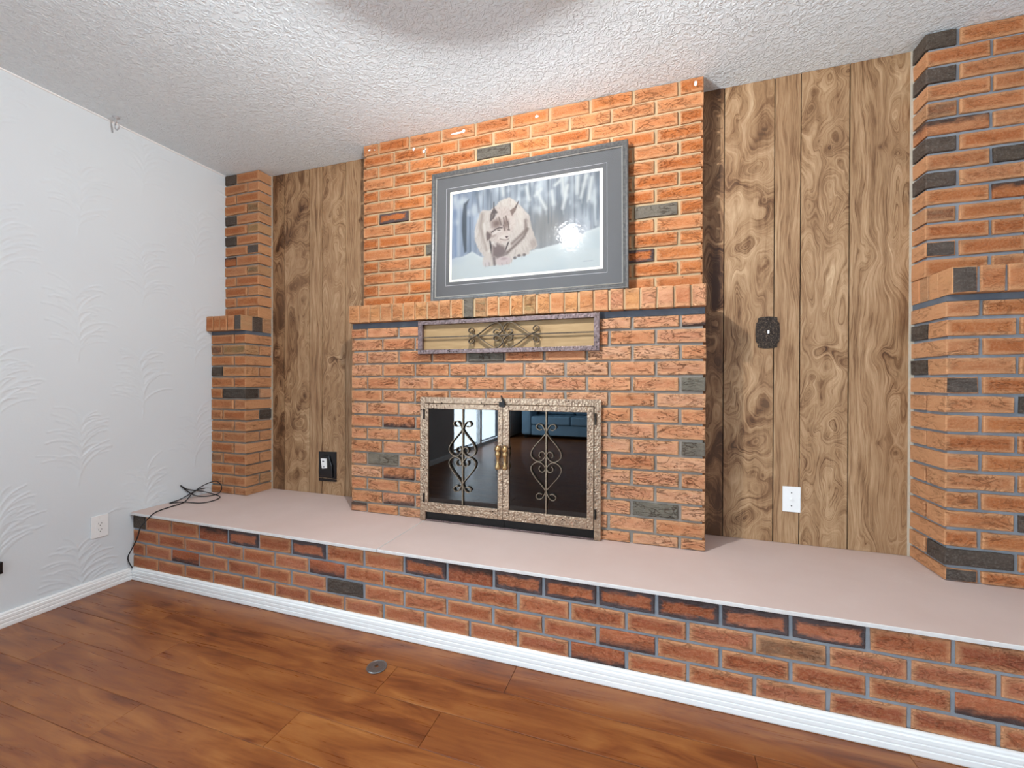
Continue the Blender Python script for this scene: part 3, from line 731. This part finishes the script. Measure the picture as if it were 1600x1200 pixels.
# ------------------------------------------------------------------ framed print
FW_, FH_ = 1.026, .700
pic = tag(empty('framed_picture', (2.131, -.2045, 1.5275)), 'grey framed print of a lynx in snowy woods leaning on the mantel', 'picture')
pic.rotation_euler = (-.037, -.009, 0)
def ppart(mb, name, mat, **k):
    me = mb.mesh(name, **k); o = bpy.data.objects.new(name, me); col.objects.link(o); me.materials.append(mat); o.parent = pic; return o
M['frame_grey'] = (lambda t: (lambda co: t.out(t.mix(t.maprange(t.noise(t.vmath('MULTIPLY', co, (1, 1, 1)), 90, 4, .6), .35, .65), lin(76, 76, 76), lin(104, 102, 99)), .35, .25, t.bump(t.noise(co, 160, 2), .1, .001)))(t.coord()))(NT('grey_wood_frame'))
M['frame_lip'] = plain('silver_lip', lin(178, 176, 170), .3, .6)
M['mat_board'] = plain('grey_mat_board', lin(92, 92, 93), .9, nscale=200, namt=.02)
M['mat_line'] = plain('pale_mat_line', lin(196, 196, 198), .8)
M['mat_cream'] = plain('cream_paper', lin(236, 230, 216), .9)
fw = .030; hw = FW_/2
# moulding profile swept round as four mitred rails
def rail(x0, z0, x1, z1, inward):
    d = Vector((x1-x0, z1-z0)).normalized(); nrm = Vector(inward)
    prof = [(0, .040), (0, .004), (.004, 0), (.010, 0), (.016, .004), (.022, .003), (.0255, .006), (.0255, .040)]
    mb = MB(); n = len(prof); L = math.hypot(x1-x0, z1-z0)
    for e in (0, 1):
        for q, dep in prof:
            tt = q if e == 0 else L-q
            mb.v.append((x0+d.x*tt+nrm.x*q, dep, z0+d.y*tt+nrm.y*q))
    mb.f = [tuple(range(n)), tuple(range(n, 2*n))[::-1]]+[(i, n+i, n+(i+1) % n, (i+1) % n) for i in range(n)]
    ppart(mb, 'frame_rail', M['frame_grey'])
    mb2 = MB(); prof2 = [(.0255, .005), (.0255, .012), (.030, .012), (.030, .006), (.028, .004)]; n = len(prof2)
    for e in (0, 1):
        for q, dep in prof2:
            tt = q if e == 0 else L-q
            mb2.v.append((x0+d.x*tt+nrm.x*q, dep, z0+d.y*tt+nrm.y*q))
    mb2.f = [tuple(range(n)), tuple(range(n, 2*n))[::-1]]+[(i, n+i, n+(i+1) % n, (i+1) % n) for i in range(n)]
    ppart(mb2, 'frame_lip', M['frame_lip'])
rail(-hw, 0, hw, 0, (0, 1)); rail(hw, FH_, -hw, FH_, (0, -1)); rail(-hw, FH_, -hw, 0, (1, 0)); rail(hw, 0, hw, FH_, (-1, 0))
# mat board with window (four strips joined), thin pale line, cream paper, printed image, glass, backing
IX0, IX1, IZ0, IZ1 = -.395, .381, .1185, .578
def ringbox(a, b, c_, d, w, y0, y1):
    return MB().box(a-w, b+w, y0, y1, c_-w, c_).box(a-w, b+w, y0, y1, d, d+w).box(a-w, a, y0, y1, c_, d).box(b, b+w, y0, y1, c_, d)
def window_ring(x0, x1, z0, z1, X0, X1, Z0, Z1, y0, y1):   # outer rect X, window x
    return MB().box(X0, X1, y0, y1, Z0, z0).box(X0, X1, y0, y1, z1, Z1).box(X0, x0, y0, y1, z0, z1).box(x1, X1, y0, y1, z0, z1)
ppart(window_ring(-.408, .395, .1055, .592, -hw+.02, hw-.02, .02, FH_-.02, .014, .0165), 'mat_board', M['mat_board'])
ppart(window_ring(-.4275, .4145, .0875, .6105, -.429, .416, .086, .612, .0135, .0142), 'mat_line', M['mat_line'])
ppart(MB().box(-.415, .402, .0166, .0182, .098, .600), 'cream_border', M['mat_cream'])
ppart(MB().box(-hw+.004, hw-.004, .019, .0385, .004, FH_-.004), 'backing', M['groove'])
ppart(MB().box(-hw+.022, hw-.022, .0095, .0115, .022, FH_-.022), 'glass_pane', M['picture_glass'])

# the printed image: painted in numpy, stored as the print's colour attribute
def paint(w, h):
    yy, xx = np.mgrid[0:h, 0:w]; X_ = (xx+.5)/w; Y_ = (yy+.5)/h; AS = w/h
    r = np.random.RandomState(3)
    def vn(sx, sy, seed):
        q = np.random.RandomState(seed).rand(80, 80); u, v = X_*sx, Y_*sy; i, j = np.floor(u).astype(int), np.floor(v).astype(int); a, b = u-i, v-j
        a = a*a*(3-2*a); b = b*b*(3-2*b)
        return (q[i % 80, j % 80]*(1-a)+q[(i+1) % 80, j % 80]*a)*(1-b)+(q[i % 80, (j+1) % 80]*(1-a)+q[(i+1) % 80, (j+1) % 80]*a)*b
    img = np.zeros((h, w, 3))
    def c(*v): return np.array(v, float)/255
    def over(mask, colr): 
        nonlocal img
        img = img*(1-mask[..., None])+np.asarray(colr)*mask[..., None]
    def sd_poly(pts):
        px = [p_[0]*AS for p_ in pts]; py = [p_[1] for p_ in pts]; xs = X_*AS; ins = np.zeros_like(X_, bool); d = np.full_like(X_, 9.)
        n = len(pts)
        for i in range(n):
            x0, y0, x1, y1 = px[i], py[i], px[(i+1) % n], py[(i+1) % n]
            cond = ((y0 > Y_) != (y1 > Y_)); 
            with np.errstate(divide='ignore', invalid='ignore'): xi = (x1-x0)*(Y_-y0)/(y1-y0+1e-12)+x0
            ins ^= cond & (xs < xi)
            dx, dy = x1-x0, y1-y0; tt = np.clip(((xs-x0)*dx+(Y_-y0)*dy)/(dx*dx+dy*dy+1e-12), 0, 1); d = np.minimum(d, np.hypot(xs-x0-tt*dx, Y_-y0-tt*dy))
        return np.where(ins, d, -d)
    def poly(pts, colr, soft=.01, a=1.): over(np.clip(sd_poly(pts)/soft+.5, 0, 1)*a, colr)
    def line(pts, colr, wd, soft=.008, a=1.):
        xs = X_*AS; d = np.full_like(X_, 9.)
        for (x0, y0), (x1, y1) in zip(pts[:-1], pts[1:]):
            x0 *= AS; x1 *= AS; dx, dy = x1-x0, y1-y0; tt = np.clip(((xs-x0)*dx+(Y_-y0)*dy)/(dx*dx+dy*dy+1e-12), 0, 1); d = np.minimum(d, np.hypot(xs-x0-tt*dx, Y_-y0-tt*dy))
        over(np.clip((wd-d)/soft+.5, 0, 1)*a, colr)
    def blob(x, y, rx, ry, colr, a=1., soft=.6):
        d = np.hypot((X_-x)/rx, (Y_-y)/ry); over(np.clip((1-d)/soft, 0, 1)*a, colr)
    def strokes(n, inside, ang, cols, ln=(.02, .05), wd=.0022, a=.45, seed=1):
        q = random.Random(seed); k = 0
        while k < n:
            i, j = q.randrange(h), q.randrange(w)
            if not inside[i, j]: continue
            k += 1; x0, y0 = X_[i, j]*AS, Y_[i, j]; th = ang(X_[i, j], Y_[i, j])+q.uniform(-.25, .25); L = q.uniform(*ln); dx, dy = L*math.cos(th), L*math.sin(th)
            r_ = int((abs(L)+.01)*h)+2; i0, i1, j0, j1 = max(0, i-r_), min(h, i+r_), max(0, j-r_), min(w, j+r_)
            xs, ys = X_[i0:i1, j0:j1]*AS, Y_[i0:i1, j0:j1]; tt = np.clip(((xs-x0)*dx+(ys-y0)*dy)/(dx*dx+dy*dy), 0, 1)
            d = np.hypot(xs-x0-tt*dx, ys-y0-tt*dy); mk = (np.clip((wd*(1-.6*tt)-d)/.004+.5, 0, 1)*a*q.uniform(.5, 1.))[..., None]
            img[i0:i1, j0:j1] = img[i0:i1, j0:j1]*(1-mk)+np.asarray(q.choice(cols))*mk
    # misty winter wood
    streak = vn(46, 3, 5)*.6+vn(90, 5, 6)*.4; mist = vn(9, 6, 7)
    base = c(150, 160, 170)*(1-.35*X_[..., None])+c(158, 160, 160)*.35*X_[..., None]
    img[:] = base+(streak[..., None]-.5)*.34*np.array([1, 1, .95])+(mist[..., None]-.5)*.16
    over(np.clip(1-X_/.3, 0, 1)*.55, c(140, 158, 188))
    blob(.66, .55, .20, .36, c(138, 136, 132), .75, .7)
    for k in range(22):
        x = r.rand(); wd = .003+.006*r.rand(); tone = r.randint(96, 150)
        line([(x, 0), (x+.01*(r.rand()-.5), .4+.3*r.rand())], c(tone, tone+6, tone+14), wd, .012, .55)
    for k in range(60):
        blob(r.rand(), r.rand()*.34, .012+.03*r.rand(), .03+.05*r.rand(), c(214, 220, 222), .32+.3*r.rand(), .9)
    line([(.05, .10), (.052, .72)], c(196, 206, 212), .018, .03, .6); line([(.02, .2), (.03, .72)], c(120, 140, 172), .016, .03, .6)
    line([(.15, .22), (.155, .70)], c(150, 162, 178), .018, .03, .5); line([(.135, .3), (.14, .70)], c(84, 96, 112), .008, .012, .6)
    poly([(.087, .137), (.129, .085), (.110, .161), (.110, .364), (.112, .689), (.095, .703), (.075, .444), (.075, .285)], c(76, 84, 92), .02, .9)
    line([(.185, .03), (.2, .25)], c(112, 118, 126), .012, .02, .6); blob(.165, .22, .03, .09, c(206, 212, 214), .7)
    for (a, b, d, e) in ((.366, .02, .372, .10), (.53, .05, .55, .2), (.60, .12, .66, .32), (.70, .14, .71, .28), (.765, .02, .78, .2), (.80, .1, .77, .34), (.863, .03, .86, .2), (.915, .03, .885, .25), (.95, .06, .93, .3), (.63, .10, .59, .16), (.72, .08, .76, .03)):
        line([(a, b), (d, e)], c(222, 224, 220), .016, .03, .85)
        line([(d, e), (d+.004, e+.06)], c(190, 196, 198), .007, .02, .6)
    line([(.965, .2), (.975, .56)], c(206, 212, 212), .012, .02, .7); line([(.99, .1), (.985, .5)], c(110, 122, 136), .01, .02, .6); line([(.935, .3), (.94, .5)], c(120, 130, 142), .008, .02, .5)
    # snow
    sx = [0, .084, .151, .179, .229, .35, .555, .625, .675, .773, .85, .92, 1.0]; sy = [.757, .741, .696, .727, .779, .79, .757, .749, .734, .715, .675, .618, .588]
    gy = np.interp(X_, sx, sy)+(vn(30, 2, 8)-.5)*.012; sn = np.clip((Y_-gy)/.018+.5, 0, 1); tn = vn(8, 9, 9)
    over(sn, c(206, 214, 214)); over(sn*np.clip((.05-(Y_-gy))/.05, 0, 1)*.6, c(224, 228, 226)); over(sn*np.clip((tn-.45)*2, 0, 1)*.35, c(180, 194, 200)); over(np.clip((.12-X_)/.12, 0, 1)*sn*np.clip((.85-Y_)*8, 0, 1)*.6, c(160, 176, 204))
    # lynx
    body = [(.17, .464), (.18, .379), (.212, .255), (.233, .238), (.277, .252), (.32, .21), (.341, .172), (.378, .142), (.415, .137), (.447, .172), (.484, .233), (.521, .309), (.552, .367), (.56, .444), (.56, .478), (.574, .548), (.594, .635), (.605, .704), (.585, .742), (.555, .753), (.55, .793), (.524, .801), (.473, .813), (.447, .8), (.437, .857), (.422, .88), (.337, .883), (.327, .873), (.284, .883), (.235, .875), (.229, .822), (.239, .764), (.217, .725), (.189, .642), (.171, .569)]
    sd = sd_poly(body); fur = (vn(150, 90, 12)-.5); mask = np.clip((sd+fur*.012)/.012+.5, 0, 1)
    over(mask, c(206, 196, 186)); over(mask*np.clip((.42-Y_)*3, 0, 1)*np.clip((X_-.3)*6, 0, 1)*.8, c(226, 214, 202)); over(mask*np.clip((X_-.50)*12, 0, 1)*.5, c(188, 176, 166))
    over(mask*np.clip((.05-sd)/.05, 0, 1)*np.clip((.26-X_)*10, 0, 1)*.5, c(224, 220, 216)); strokes(900, mask > .8, lambda x, y: math.pi/2+(x-.36)*-2.2, [c(226, 216, 206), c(172, 158, 148), c(150, 134, 126), c(236, 228, 220)], (.025, .06), .0026, .5, 2)
    line([(.223, .284), (.214, .438), (.26, .681)], c(156, 142, 132), .020, .04, .75); line([(.235, .4), (.245, .55), (.275, .72)], c(232, 224, 214), .010, .03, .7)
    line([(.525, .42), (.53, .515), (.502, .567), (.435, .655)], c(120, 104, 98), .014, .03, .85); line([(.540, .515), (.513, .602), (.405, .751)], c(112, 96, 90), .014, .025, .85)
    line([(.49, .30), (.50, .45)], c(226, 216, 204), .02, .05, .5); blob(.58, .68, .03, .07, c(160, 146, 138), .6)
    poly([(.298, .645), (.335, .635), (.383, .679), (.4, .758), (.337, .806), (.299, .774)], c(112, 96, 94), .04, .85); line([(.31, .80), (.315, .87)], c(104, 92, 92), .014, .02, .8); line([(.36, .78), (.40, .77)], c(120, 106, 104), .010, .02, .6)
    head = [(.278, .331), (.288, .264), (.309, .234), (.363, .234), (.406, .248), (.438, .324), (.457, .405), (.455, .472), (.429, .518), (.409, .582), (.393, .63), (.356, .64), (.313, .597), (.27, .571), (.258, .517), (.279, .452)]
    hs = sd_poly(head); hm = np.clip((hs+fur*.01)/.014+.5, 0, 1); over(hm, c(206, 192, 182)); strokes(500, hm > .8, lambda x, y: math.atan2(y-.47, (x-.37)*1.7), [c(228, 216, 206), c(168, 150, 140), c(140, 120, 112), c(232, 224, 216)], (.015, .035), .0022, .55, 3); over(hm*np.clip((X_-.40)*14, 0, 1)*.5, c(224, 212, 202))
    blob(.325, .41, .05, .075, c(112, 92, 86), .85, .8); blob(.392, .43, .03, .085, c(118, 98, 92), .75, .8); blob(.30, .545, .03, .03, c(140, 122, 114), .6, .8)
    poly([(.283, .297), (.304, .233), (.307, .171), (.312, .235), (.334, .283), (.321, .323), (.305, .354), (.279, .383)], c(92, 82, 80), .014, .95); line([(.315, .36), (.322, .30)], c(206, 196, 188), .007, .012, .8); line([(.300, .30), (.292, .34)], c(170, 160, 152), .006, .012, .6)
    line([(.307, .235), (.307, .165)], c(58, 52, 52), .005, .007)
    poly([(.419, .285), (.448, .258), (.477, .198), (.464, .262), (.459, .295), (.433, .348)], c(132, 112, 104), .012, .95); line([(.46, .262), (.478, .196)], c(72, 64, 64), .005, .007)
    for a, b in (((.375, .352), (.381, .422)), ((.391, .339), (.402, .41)), ((.407, .411), (.413, .498)), ((.343, .345), (.36, .435)), ((.375, .44), (.385, .50))): line([a, b], c(92, 74, 70), .0055, .010, .8)
    line([(.291, .505), (.323, .472), (.345, .462), (.365, .466)], c(72, 58, 56), .0065, .01, .9); line([(.30, .53), (.33, .50), (.36, .50)], c(226, 216, 206), .009, .015, .8); line([(.335, .485), (.352, .492)], c(80, 68, 64), .005, .007, .9); line([(.405, .495), (.418, .50)], c(90, 76, 72), .005, .007, .8)
    poly([(.253, .516), (.258, .482), (.291, .524), (.281, .573), (.259, .595)], c(104, 88, 84), .02, .9); blob(.37, .575, .045, .045, c(224, 214, 204), .7, .8)
    poly([(.275, .59), (.286, .6), (.294, .662), (.291, .75), (.283, .68)], c(62, 54, 54), .01, .95); poly([(.417, .625), (.401, .648), (.386, .734), (.396, .715), (.408, .67)], c(66, 58, 58), .008, .95)
    poly([(.385, .566), (.411, .570), (.399, .592)], c(70, 50, 50), .006, 1.); line([(.352, .588), (.375, .604), (.397, .609), (.413, .600)], c(110, 92, 88), .004, .008, .8); line([(.30, .62), (.32, .66)], c(226, 218, 210), .012, .02, .7)
    blob(.379, .838, .058, .052, c(206, 190, 186), 1., .25); blob(.379, .815, .03, .02, c(160, 140, 138), .6); line([(.365, .86), (.368, .885)], c(140, 122, 122), .003, .006, .7); line([(.40, .855), (.402, .88)], c(140, 122, 122), .003, .006, .7)
    blob(.258, .842, .034, .045, c(208, 198, 194), .95, .3); line([(.25, .85), (.25, .88)], c(150, 134, 132), .003, .006, .7); line([(.275, .84), (.277, .88)], c(140, 124, 124), .004, .006, .7)
    for (x, y_) in ((.455, .818), (.519, .796), (.483, .798)): blob(x, y_, .016, .022, c(96, 86, 86), .8, .6)
    line([(.90, .93), (.955, .928)], c(150, 158, 160), .003, .005, .6)
    return np.clip(img, 0, 1)
PWX, PHX = 380, 226
art = paint(PWX, PHX)
gx = np.linspace(IX0, IX1, PWX); gz = np.linspace(IZ1, IZ0, PHX); GX_, GZ_ = np.meshgrid(gx, gz)
idx = np.arange(PWX*PHX).reshape(PHX, PWX)
me = bpy.data.meshes.new('printed_image')
me.from_pydata(np.stack([GX_.ravel(), np.full(GX_.size, .0162), GZ_.ravel()], 1).tolist(), [], np.stack([idx[1:, :-1].ravel(), idx[1:, 1:].ravel(), idx[:-1, 1:].ravel(), idx[:-1, :-1].ravel()], 1).tolist())
ca = me.color_attributes.new('ink', 'FLOAT_COLOR', 'POINT'); a4 = np.ones((PWX*PHX, 4), np.float32); flat = art.reshape(-1, 3)
flat = flat*.80; a4[:, :3] = np.where(flat <= .04045, flat/12.92, ((flat+.055)/1.055)**2.4); ca.data.foreach_set('color', a4.ravel())
t = NT('printed_paper'); M['print'] = t.out(t.attr('ink').outputs['Color'], .85, 0., None, .2); me.materials.append(M['print'])
po = bpy.data.objects.new('printed_image', me); col.objects.link(po); po.parent = pic

# ------------------------------------------------------------------ small things on the walls
def on_back(root, mb, name, mat, **k): return mb.build(name, mat, root, **k)
# white duplex outlet on the wallpapered wall
oc = tag(empty('wall_outlet', (.003, -.796, .340)), 'white duplex power outlet low on the white wall left of hearth', 'outlet')
MB().box(.0014, .0070, -.8325, -.7595, .282, .397).build('cover_plate', M['plastic_white'], oc, bevel=.0022)
MB().box(.0070, .0084, -.813, -.779, .306, .373).build('insert', M['plastic_white'], oc, bevel=.0006)
for zc in (.3555, .3235):
    for dy, hh_ in ((-.0065, .008), (.0065, .0065)): MB().box(.0080, .00875, -.796+dy-.001, -.796+dy+.001, zc-hh_/2, zc+hh_/2).build('slot', M['slot_dark'], oc)
    MB().lathe([(.0023, 0), (.0023, .0006)], .0082, -.796, zc-.0105, 'x', 10).build('ground_hole', M['slot_dark'], oc)
for zc in (.384, .295): MB().lathe([(.0028, 0), (.0022, .001)], .0070, -.796, zc, 'x', 10).build('screw', M['plastic_white'], oc)
# black plug-in adapter at the left picture edge
ad = tag(empty('plug_adapter', (.02, -1.175, .27)), 'black plug adapter on white wall at left picture edge', 'plug')
MB().box(.0014, .0062, -1.210, -1.1565, .234, .349).build('cover_plate', M['plastic_white'], ad, bevel=.0015)
MB().box(.0062, .026, -1.200, -1.1515, .247, .300).build('adapter_body', M['plastic_black'], ad, bevel=.003)
MB().box(.0060, .0068, -1.176, -1.1595, .326, .334).build('slot', M['slot_dark'], ad)
# black outlet with crooked white receptacle on left panelling
bo = tag(empty('black_outlet', (.766, -.01, .556)), 'shabby black outlet plate with small white receptacle on left panelling', 'outlet')
MB().prism([(.699, .647), (.838, .651), (.838, .478), (.700, .482)], 'y', -.0115, -.0062).build('box_flange', M['plastic_black'], bo)
MB().prism([(.702, .476), (.838, .474), (.839, .461), (.702, .459)], 'y', -.0135, -.0062).build('lower_flap', M['plastic_black'], bo)
MB().prism([(.732, .626), (.786, .626), (.812, .56), (.815, .485), (.72, .492)], 'y', -.020, -.0115).build('inner_box', M['plastic_black'], bo, bevel=.004)
rc = MB().prism([(.728, .606), (.774, .607), (.776, .546), (.738, .541)], 'y', -.027, -.020).build('receptacle', M['plastic_white'], bo, bevel=.002)
for r in ((.742, .757, .585, .592), (.748, .760, .551, .556)): MB().box(r[0], r[1], -.0276, -.0268, r[2], r[3]).build('slot', M['slot_dark'], bo)
# ornate switch plate on right panelling
sw = tag(empty('switch_plate', (3.248, -.01, 1.330)), 'ornate dark metal switch plate with white toggle on right panelling', 'switch')
def ornate(k, w, h):
    # outline with stepped corners and bowed top and bottom edges
    P_ = []
    for i in range(9): u = -1+2*i/8; P_.append((u*w*.78, h*(.92+.08*(1-u*u))))
    P_ += [(w*.80, h*.70), (w*.90, h*.62)]
    for i in range(7): u = 1-2*i/6; P_.append((w*(.95+.05*(1-u*u)), u*h*.58))
    P_ += [(w*.90, -h*.62), (w*.80, -h*.70)]
    for i in range(9): u = 1-2*i/8; P_.append((u*w*.78, -h*(.92+.08*(1-u*u))))
    P_ += [(-w*.80, -h*.70), (-w*.90, -h*.62)]
    for i in range(7): u = -1+2*i/6; P_.append((-w*(.95+.05*(1-u*u)), u*h*.58))
    P_ += [(-w*.90, h*.62), (-w*.80, h*.70)]
    return [(3.2485+q[0]*k, 1.330+q[1]*k) for q in P_]
t = NT('dark_cast_metal'); co = t.coord(); n1 = t.noise(co, 150, 4, .6, 1.2)
M['cast'] = t.out(t.mix(t.maprange(n1, .5, .68), lin(52, 44, 39), lin(124, 106, 90)), .38, .7, t.bump(n1, .9, .003))
MB().prism(ornate(1, .0488, .073), 'y', -.0100, -.0062).build('cover_plate', M['cast'], sw)
MB().prism(ornate(.86, .0488, .073), 'y', -.0125, -.0100).build('raised_panel', M['cast'], sw)
MB().prism([(3.2485+.030*math.cos(a*math.pi/12), 1.330+.045*math.sin(a*math.pi/12)) for a in range(24)], 'y', -.0142, -.0125).build('oval_centre', M['cast'], sw)
MB().box(3.2452, 3.2524, -.027, -.0142, 1.3235, 1.3385).build('toggle', M['plastic_white'], sw, bevel=.0015)
for zc in (1.302, 1.360): MB().lathe([(.003, 0), (.002, -.0012)], 3.2485, -.0142, zc, 'y', 10).build('screw', M['cast'], sw)
# white cable plate on right panelling
wp = tag(empty('cable_plate', (3.3465, -.01, .575)), 'white rectangular wall plate low on right panelling near hearth', 'wall plate')
MB().box(3.3115, 3.3820, -.0118, -.0062, .517, .632).build('cover_plate', M['plastic_white'], wp, bevel=.0022)
MB().lathe([(.0075, 0), (.0075, -.002), (.0048, -.002), (.0048, -.007), (0, -.007)], 3.3465, -.0118, .5745, 'y', 14).build('socket', M['plastic_white'], wp)
for zc in (.604, .545): MB().lathe([(.003, 0), (.002, -.001)], 3.3465, -.0118, zc, 'y', 10).build('screw', M['slot_dark'], wp)

# ceiling hook beside the left wall
hk = tag(empty('ceiling_hook', (.06, -.745, ZC-.01)), 'small metal swag hook at the ceiling edge of left wall', 'hook')
MB().lathe([(.016, 0), (.016, -.003), (.008, -.006), (.005, -.012)], .070, -.756, ZC, 'z', 14).build('base', M['chrome'], hk, smooth=True)
hp = catmull([(.070, -.756, ZC-.010), (.064, -.753, ZC-.022), (.050, -.750, ZC-.032), (.046, -.748, ZC-.048), (.060, -.748, ZC-.060), (.078, -.750, ZC-.056), (.086, -.753, ZC-.042), (.084, -.755, ZC-.030)], 6)
MB().tube(hp, .0034, 8).build('hook', M['chrome'], hk, smooth=True)

# round metal washer plate on the floor
ds = tag(empty('metal_washer', (1.746, -.838, 0)), 'round grey metal washer with square hole lying on the floor', 'washer')
mb = MB(); n = 32; rings = [(.0375, .0005), (.0385, .003), (.0370, .0060), (.0330, .0068), (.0310, .0058)]
for r, z in rings:
    for j in range(n): a = 2*math.pi*j/n; mb.v.append((1.746+r*math.cos(a), -.838+r*math.sin(a), z))
for z in (.0058, .0005):      # square hole, top and bottom
    for j in range(n):
        a = 2*math.pi*j/n+.6; k_ = .0075/max(abs(math.cos(a)), abs(math.sin(a))); b = 2*math.pi*j/n; 
        ax, ay = k_*math.cos(a), k_*math.sin(a); cs, sn_ = math.cos(-.6), math.sin(-.6)
        mb.v.append((1.746+ax*cs-ay*sn_, -.838+ax*sn_+ay*cs, z))
K = 7
for i in range(K-1):
    for j in range(n): mb.f.append((i*n+j, i*n+(j+1) % n, (i+1)*n+(j+1) % n, (i+1)*n+j))
for j in range(n): mb.f.append(((K-1)*n+j, (K-1)*n+(j+1) % n, (j+1) % n, j))
mb.build('disc', M['steel'], ds)

# loose black cable
CP = [(.030, -.6645, .069), (.012, -.670, .100), (.008, -.672, .131), (.039, -.672, .178), (.085, -.673, .244), (.116, -.674, .308), (.186, -.676, .3665), (.165, -.640, .3775), (.131, -.591, .3757), (.116, -.528, .3757), (.104, -.460, .3757), (.072, -.410, .377),
      (.030, -.345, .400), (.035, -.300, .428), (.045, -.252, .446), (.090, -.235, .4565), (.134, -.236, .4325), (.128, -.235, .3955), (.110, -.255, .3785), (.079, -.302, .3757), (.020, -.325, .384), (.010, -.368, .426), (.008, -.3985, .462), (.012, -.362, .430), (.014, -.280, .398), (.072, -.245, .3775), (.183, -.281, .3757),
      (.223, -.353, .3757), (.201, -.414, .3757), (.100, -.443, .3800), (.030, -.474, .3757), (.020, -.410, .3790), (.016, -.337, .401), (.018, -.293, .414), (.020, -.258, .411)]
cb = MB().tube(catmull(CP, 7), .0030, 8)
tag(cb.build('loose_cable', M['black_cord'], smooth=True), 'thin black cable looped on the hearth and hanging down its left end', 'cable')

# ------------------------------------------------------------------ ceiling lamp (above the frame)
lp = tag(empty('ceiling_lamp', (2.17, -1.2, ZC)), 'small ceiling lamp with bare bulb above the hearth', 'lamp')
MB().lathe([(0, 0), (.07, 0), (.07, -.008), (.055, -.028), (.020, -.034), (.020, -.172), (.016, -.176), (.016, -.212), (.0, -.212)], 2.17, -1.2, ZC-.0005, 'z', 24).build('canopy', M['paint_white'], lp, smooth=True)
MB().lathe([(.020, -.150), (.080, -.166), (.125, -.199), (.127, -.202), (.125, -.202), (.078, -.171), (.020, -.155)], 2.17, -1.2, ZC, 'z', 36).build('added_light_shield', M['paint_white'], lp, smooth=True)  # opaque pan added out of view to block bulb light from the ceiling
t = NT('lit_bulb'); t.n.remove(t.b); em = t.node('ShaderNodeEmission'); em.inputs[0].default_value = (*BULB_COLOR, 1); em.inputs[1].default_value = BULB_STRENGTH; t.put(t.n['Material Output'].inputs[0], em.outputs[0])
MB().lathe([(.0, .022)]+[(.022*math.sin(a*math.pi/12), .022*math.cos(a*math.pi/12)) for a in range(1, 12)]+[(.0, -.022)], 2.17, -1.2, 2.25, 'z', 20).build('bulb', t.m, lp, smooth=True)

# ------------------------------------------------------------------ far end of the room (seen in the door glass)
sf = tag(empty('sofa', (1.2, -6.6, 0)), 'blue grey upholstered sofa mirrored in the right glass door', 'sofa')
SX0, SX1 = .30, 2.25
MB().box(SX0+.20, SX1-.20, -7.10, -6.30, .06, .26).build('base', M['sofa'], sf, bevel=.02)
MB().box(SX0+.02, SX1-.02, -7.14, -6.96, .08, .86).build('back', M['sofa'], sf, bevel=.05)
w_ = (SX1-SX0-.40)/2
for i in range(2):
    a = SX0+.20+i*w_; MB().box(a+.004, a+w_-.004, -6.95, -6.26, .265, .43).build('seat_cushion', M['sofa'], sf, bevel=.04, seg=3); MB().box(a+.004, a+w_-.004, -6.95, -6.76, .435, .84).build('back_cushion', M['sofa'], sf, bevel=.06, seg=3)
for a in (SX0, SX1-.20): MB().box(a, a+.198, -7.08, -6.28, .06, .62).build('arm', M['sofa'], sf, bevel=.06, seg=3)
for a in (SX0+.06, SX1-.10):
    for b in (-7.05, -6.34): MB().box(a, a+.05, b, b+.05, 0, .06).build('foot', M['black_iron'], sf)
cu = MB(); n = 60; pts = [(.075+.03*math.sin(i*.9), -6.95+.78*i/n) for i in range(n+1)]
for z in (.03, 2.15):
    for x, y in pts: cu.v.append((x, y, z))
    for x, y in pts: cu.v.append((x+.006, y, z))
k = n+1
for i in range(n):
    cu.f += [(i, i+1, 2*k+i+1, 2*k+i), (k+i, 3*k+i, 3*k+i+1, k+i+1), (i, k+i, k+i+1, i+1), (2*k+i, 2*k+i+1, 3*k+i+1, 3*k+i)]
cu.f += [(0, 2*k, 3*k, k), (n, k+n, 3*k+n, 2*k+n)]
cr = tag(empty('curtain', (.08, -6.5, 0)), 'pale pleated curtain hanging beside the sliding glass door', 'curtain')
cu.build('fabric', M['curtain'], cr, smooth=True)
MB().tube([(.082, -7.15, 2.165), (.082, -3.7, 2.165)], .012, 10).build('rod', M['alu'], cr)
for yb_ in (-7.0, -5.1, -3.75): MB().box(.0, .082, yb_-.006, yb_+.006, 2.159, 2.171).build('rod_bracket', M['alu'], cr)
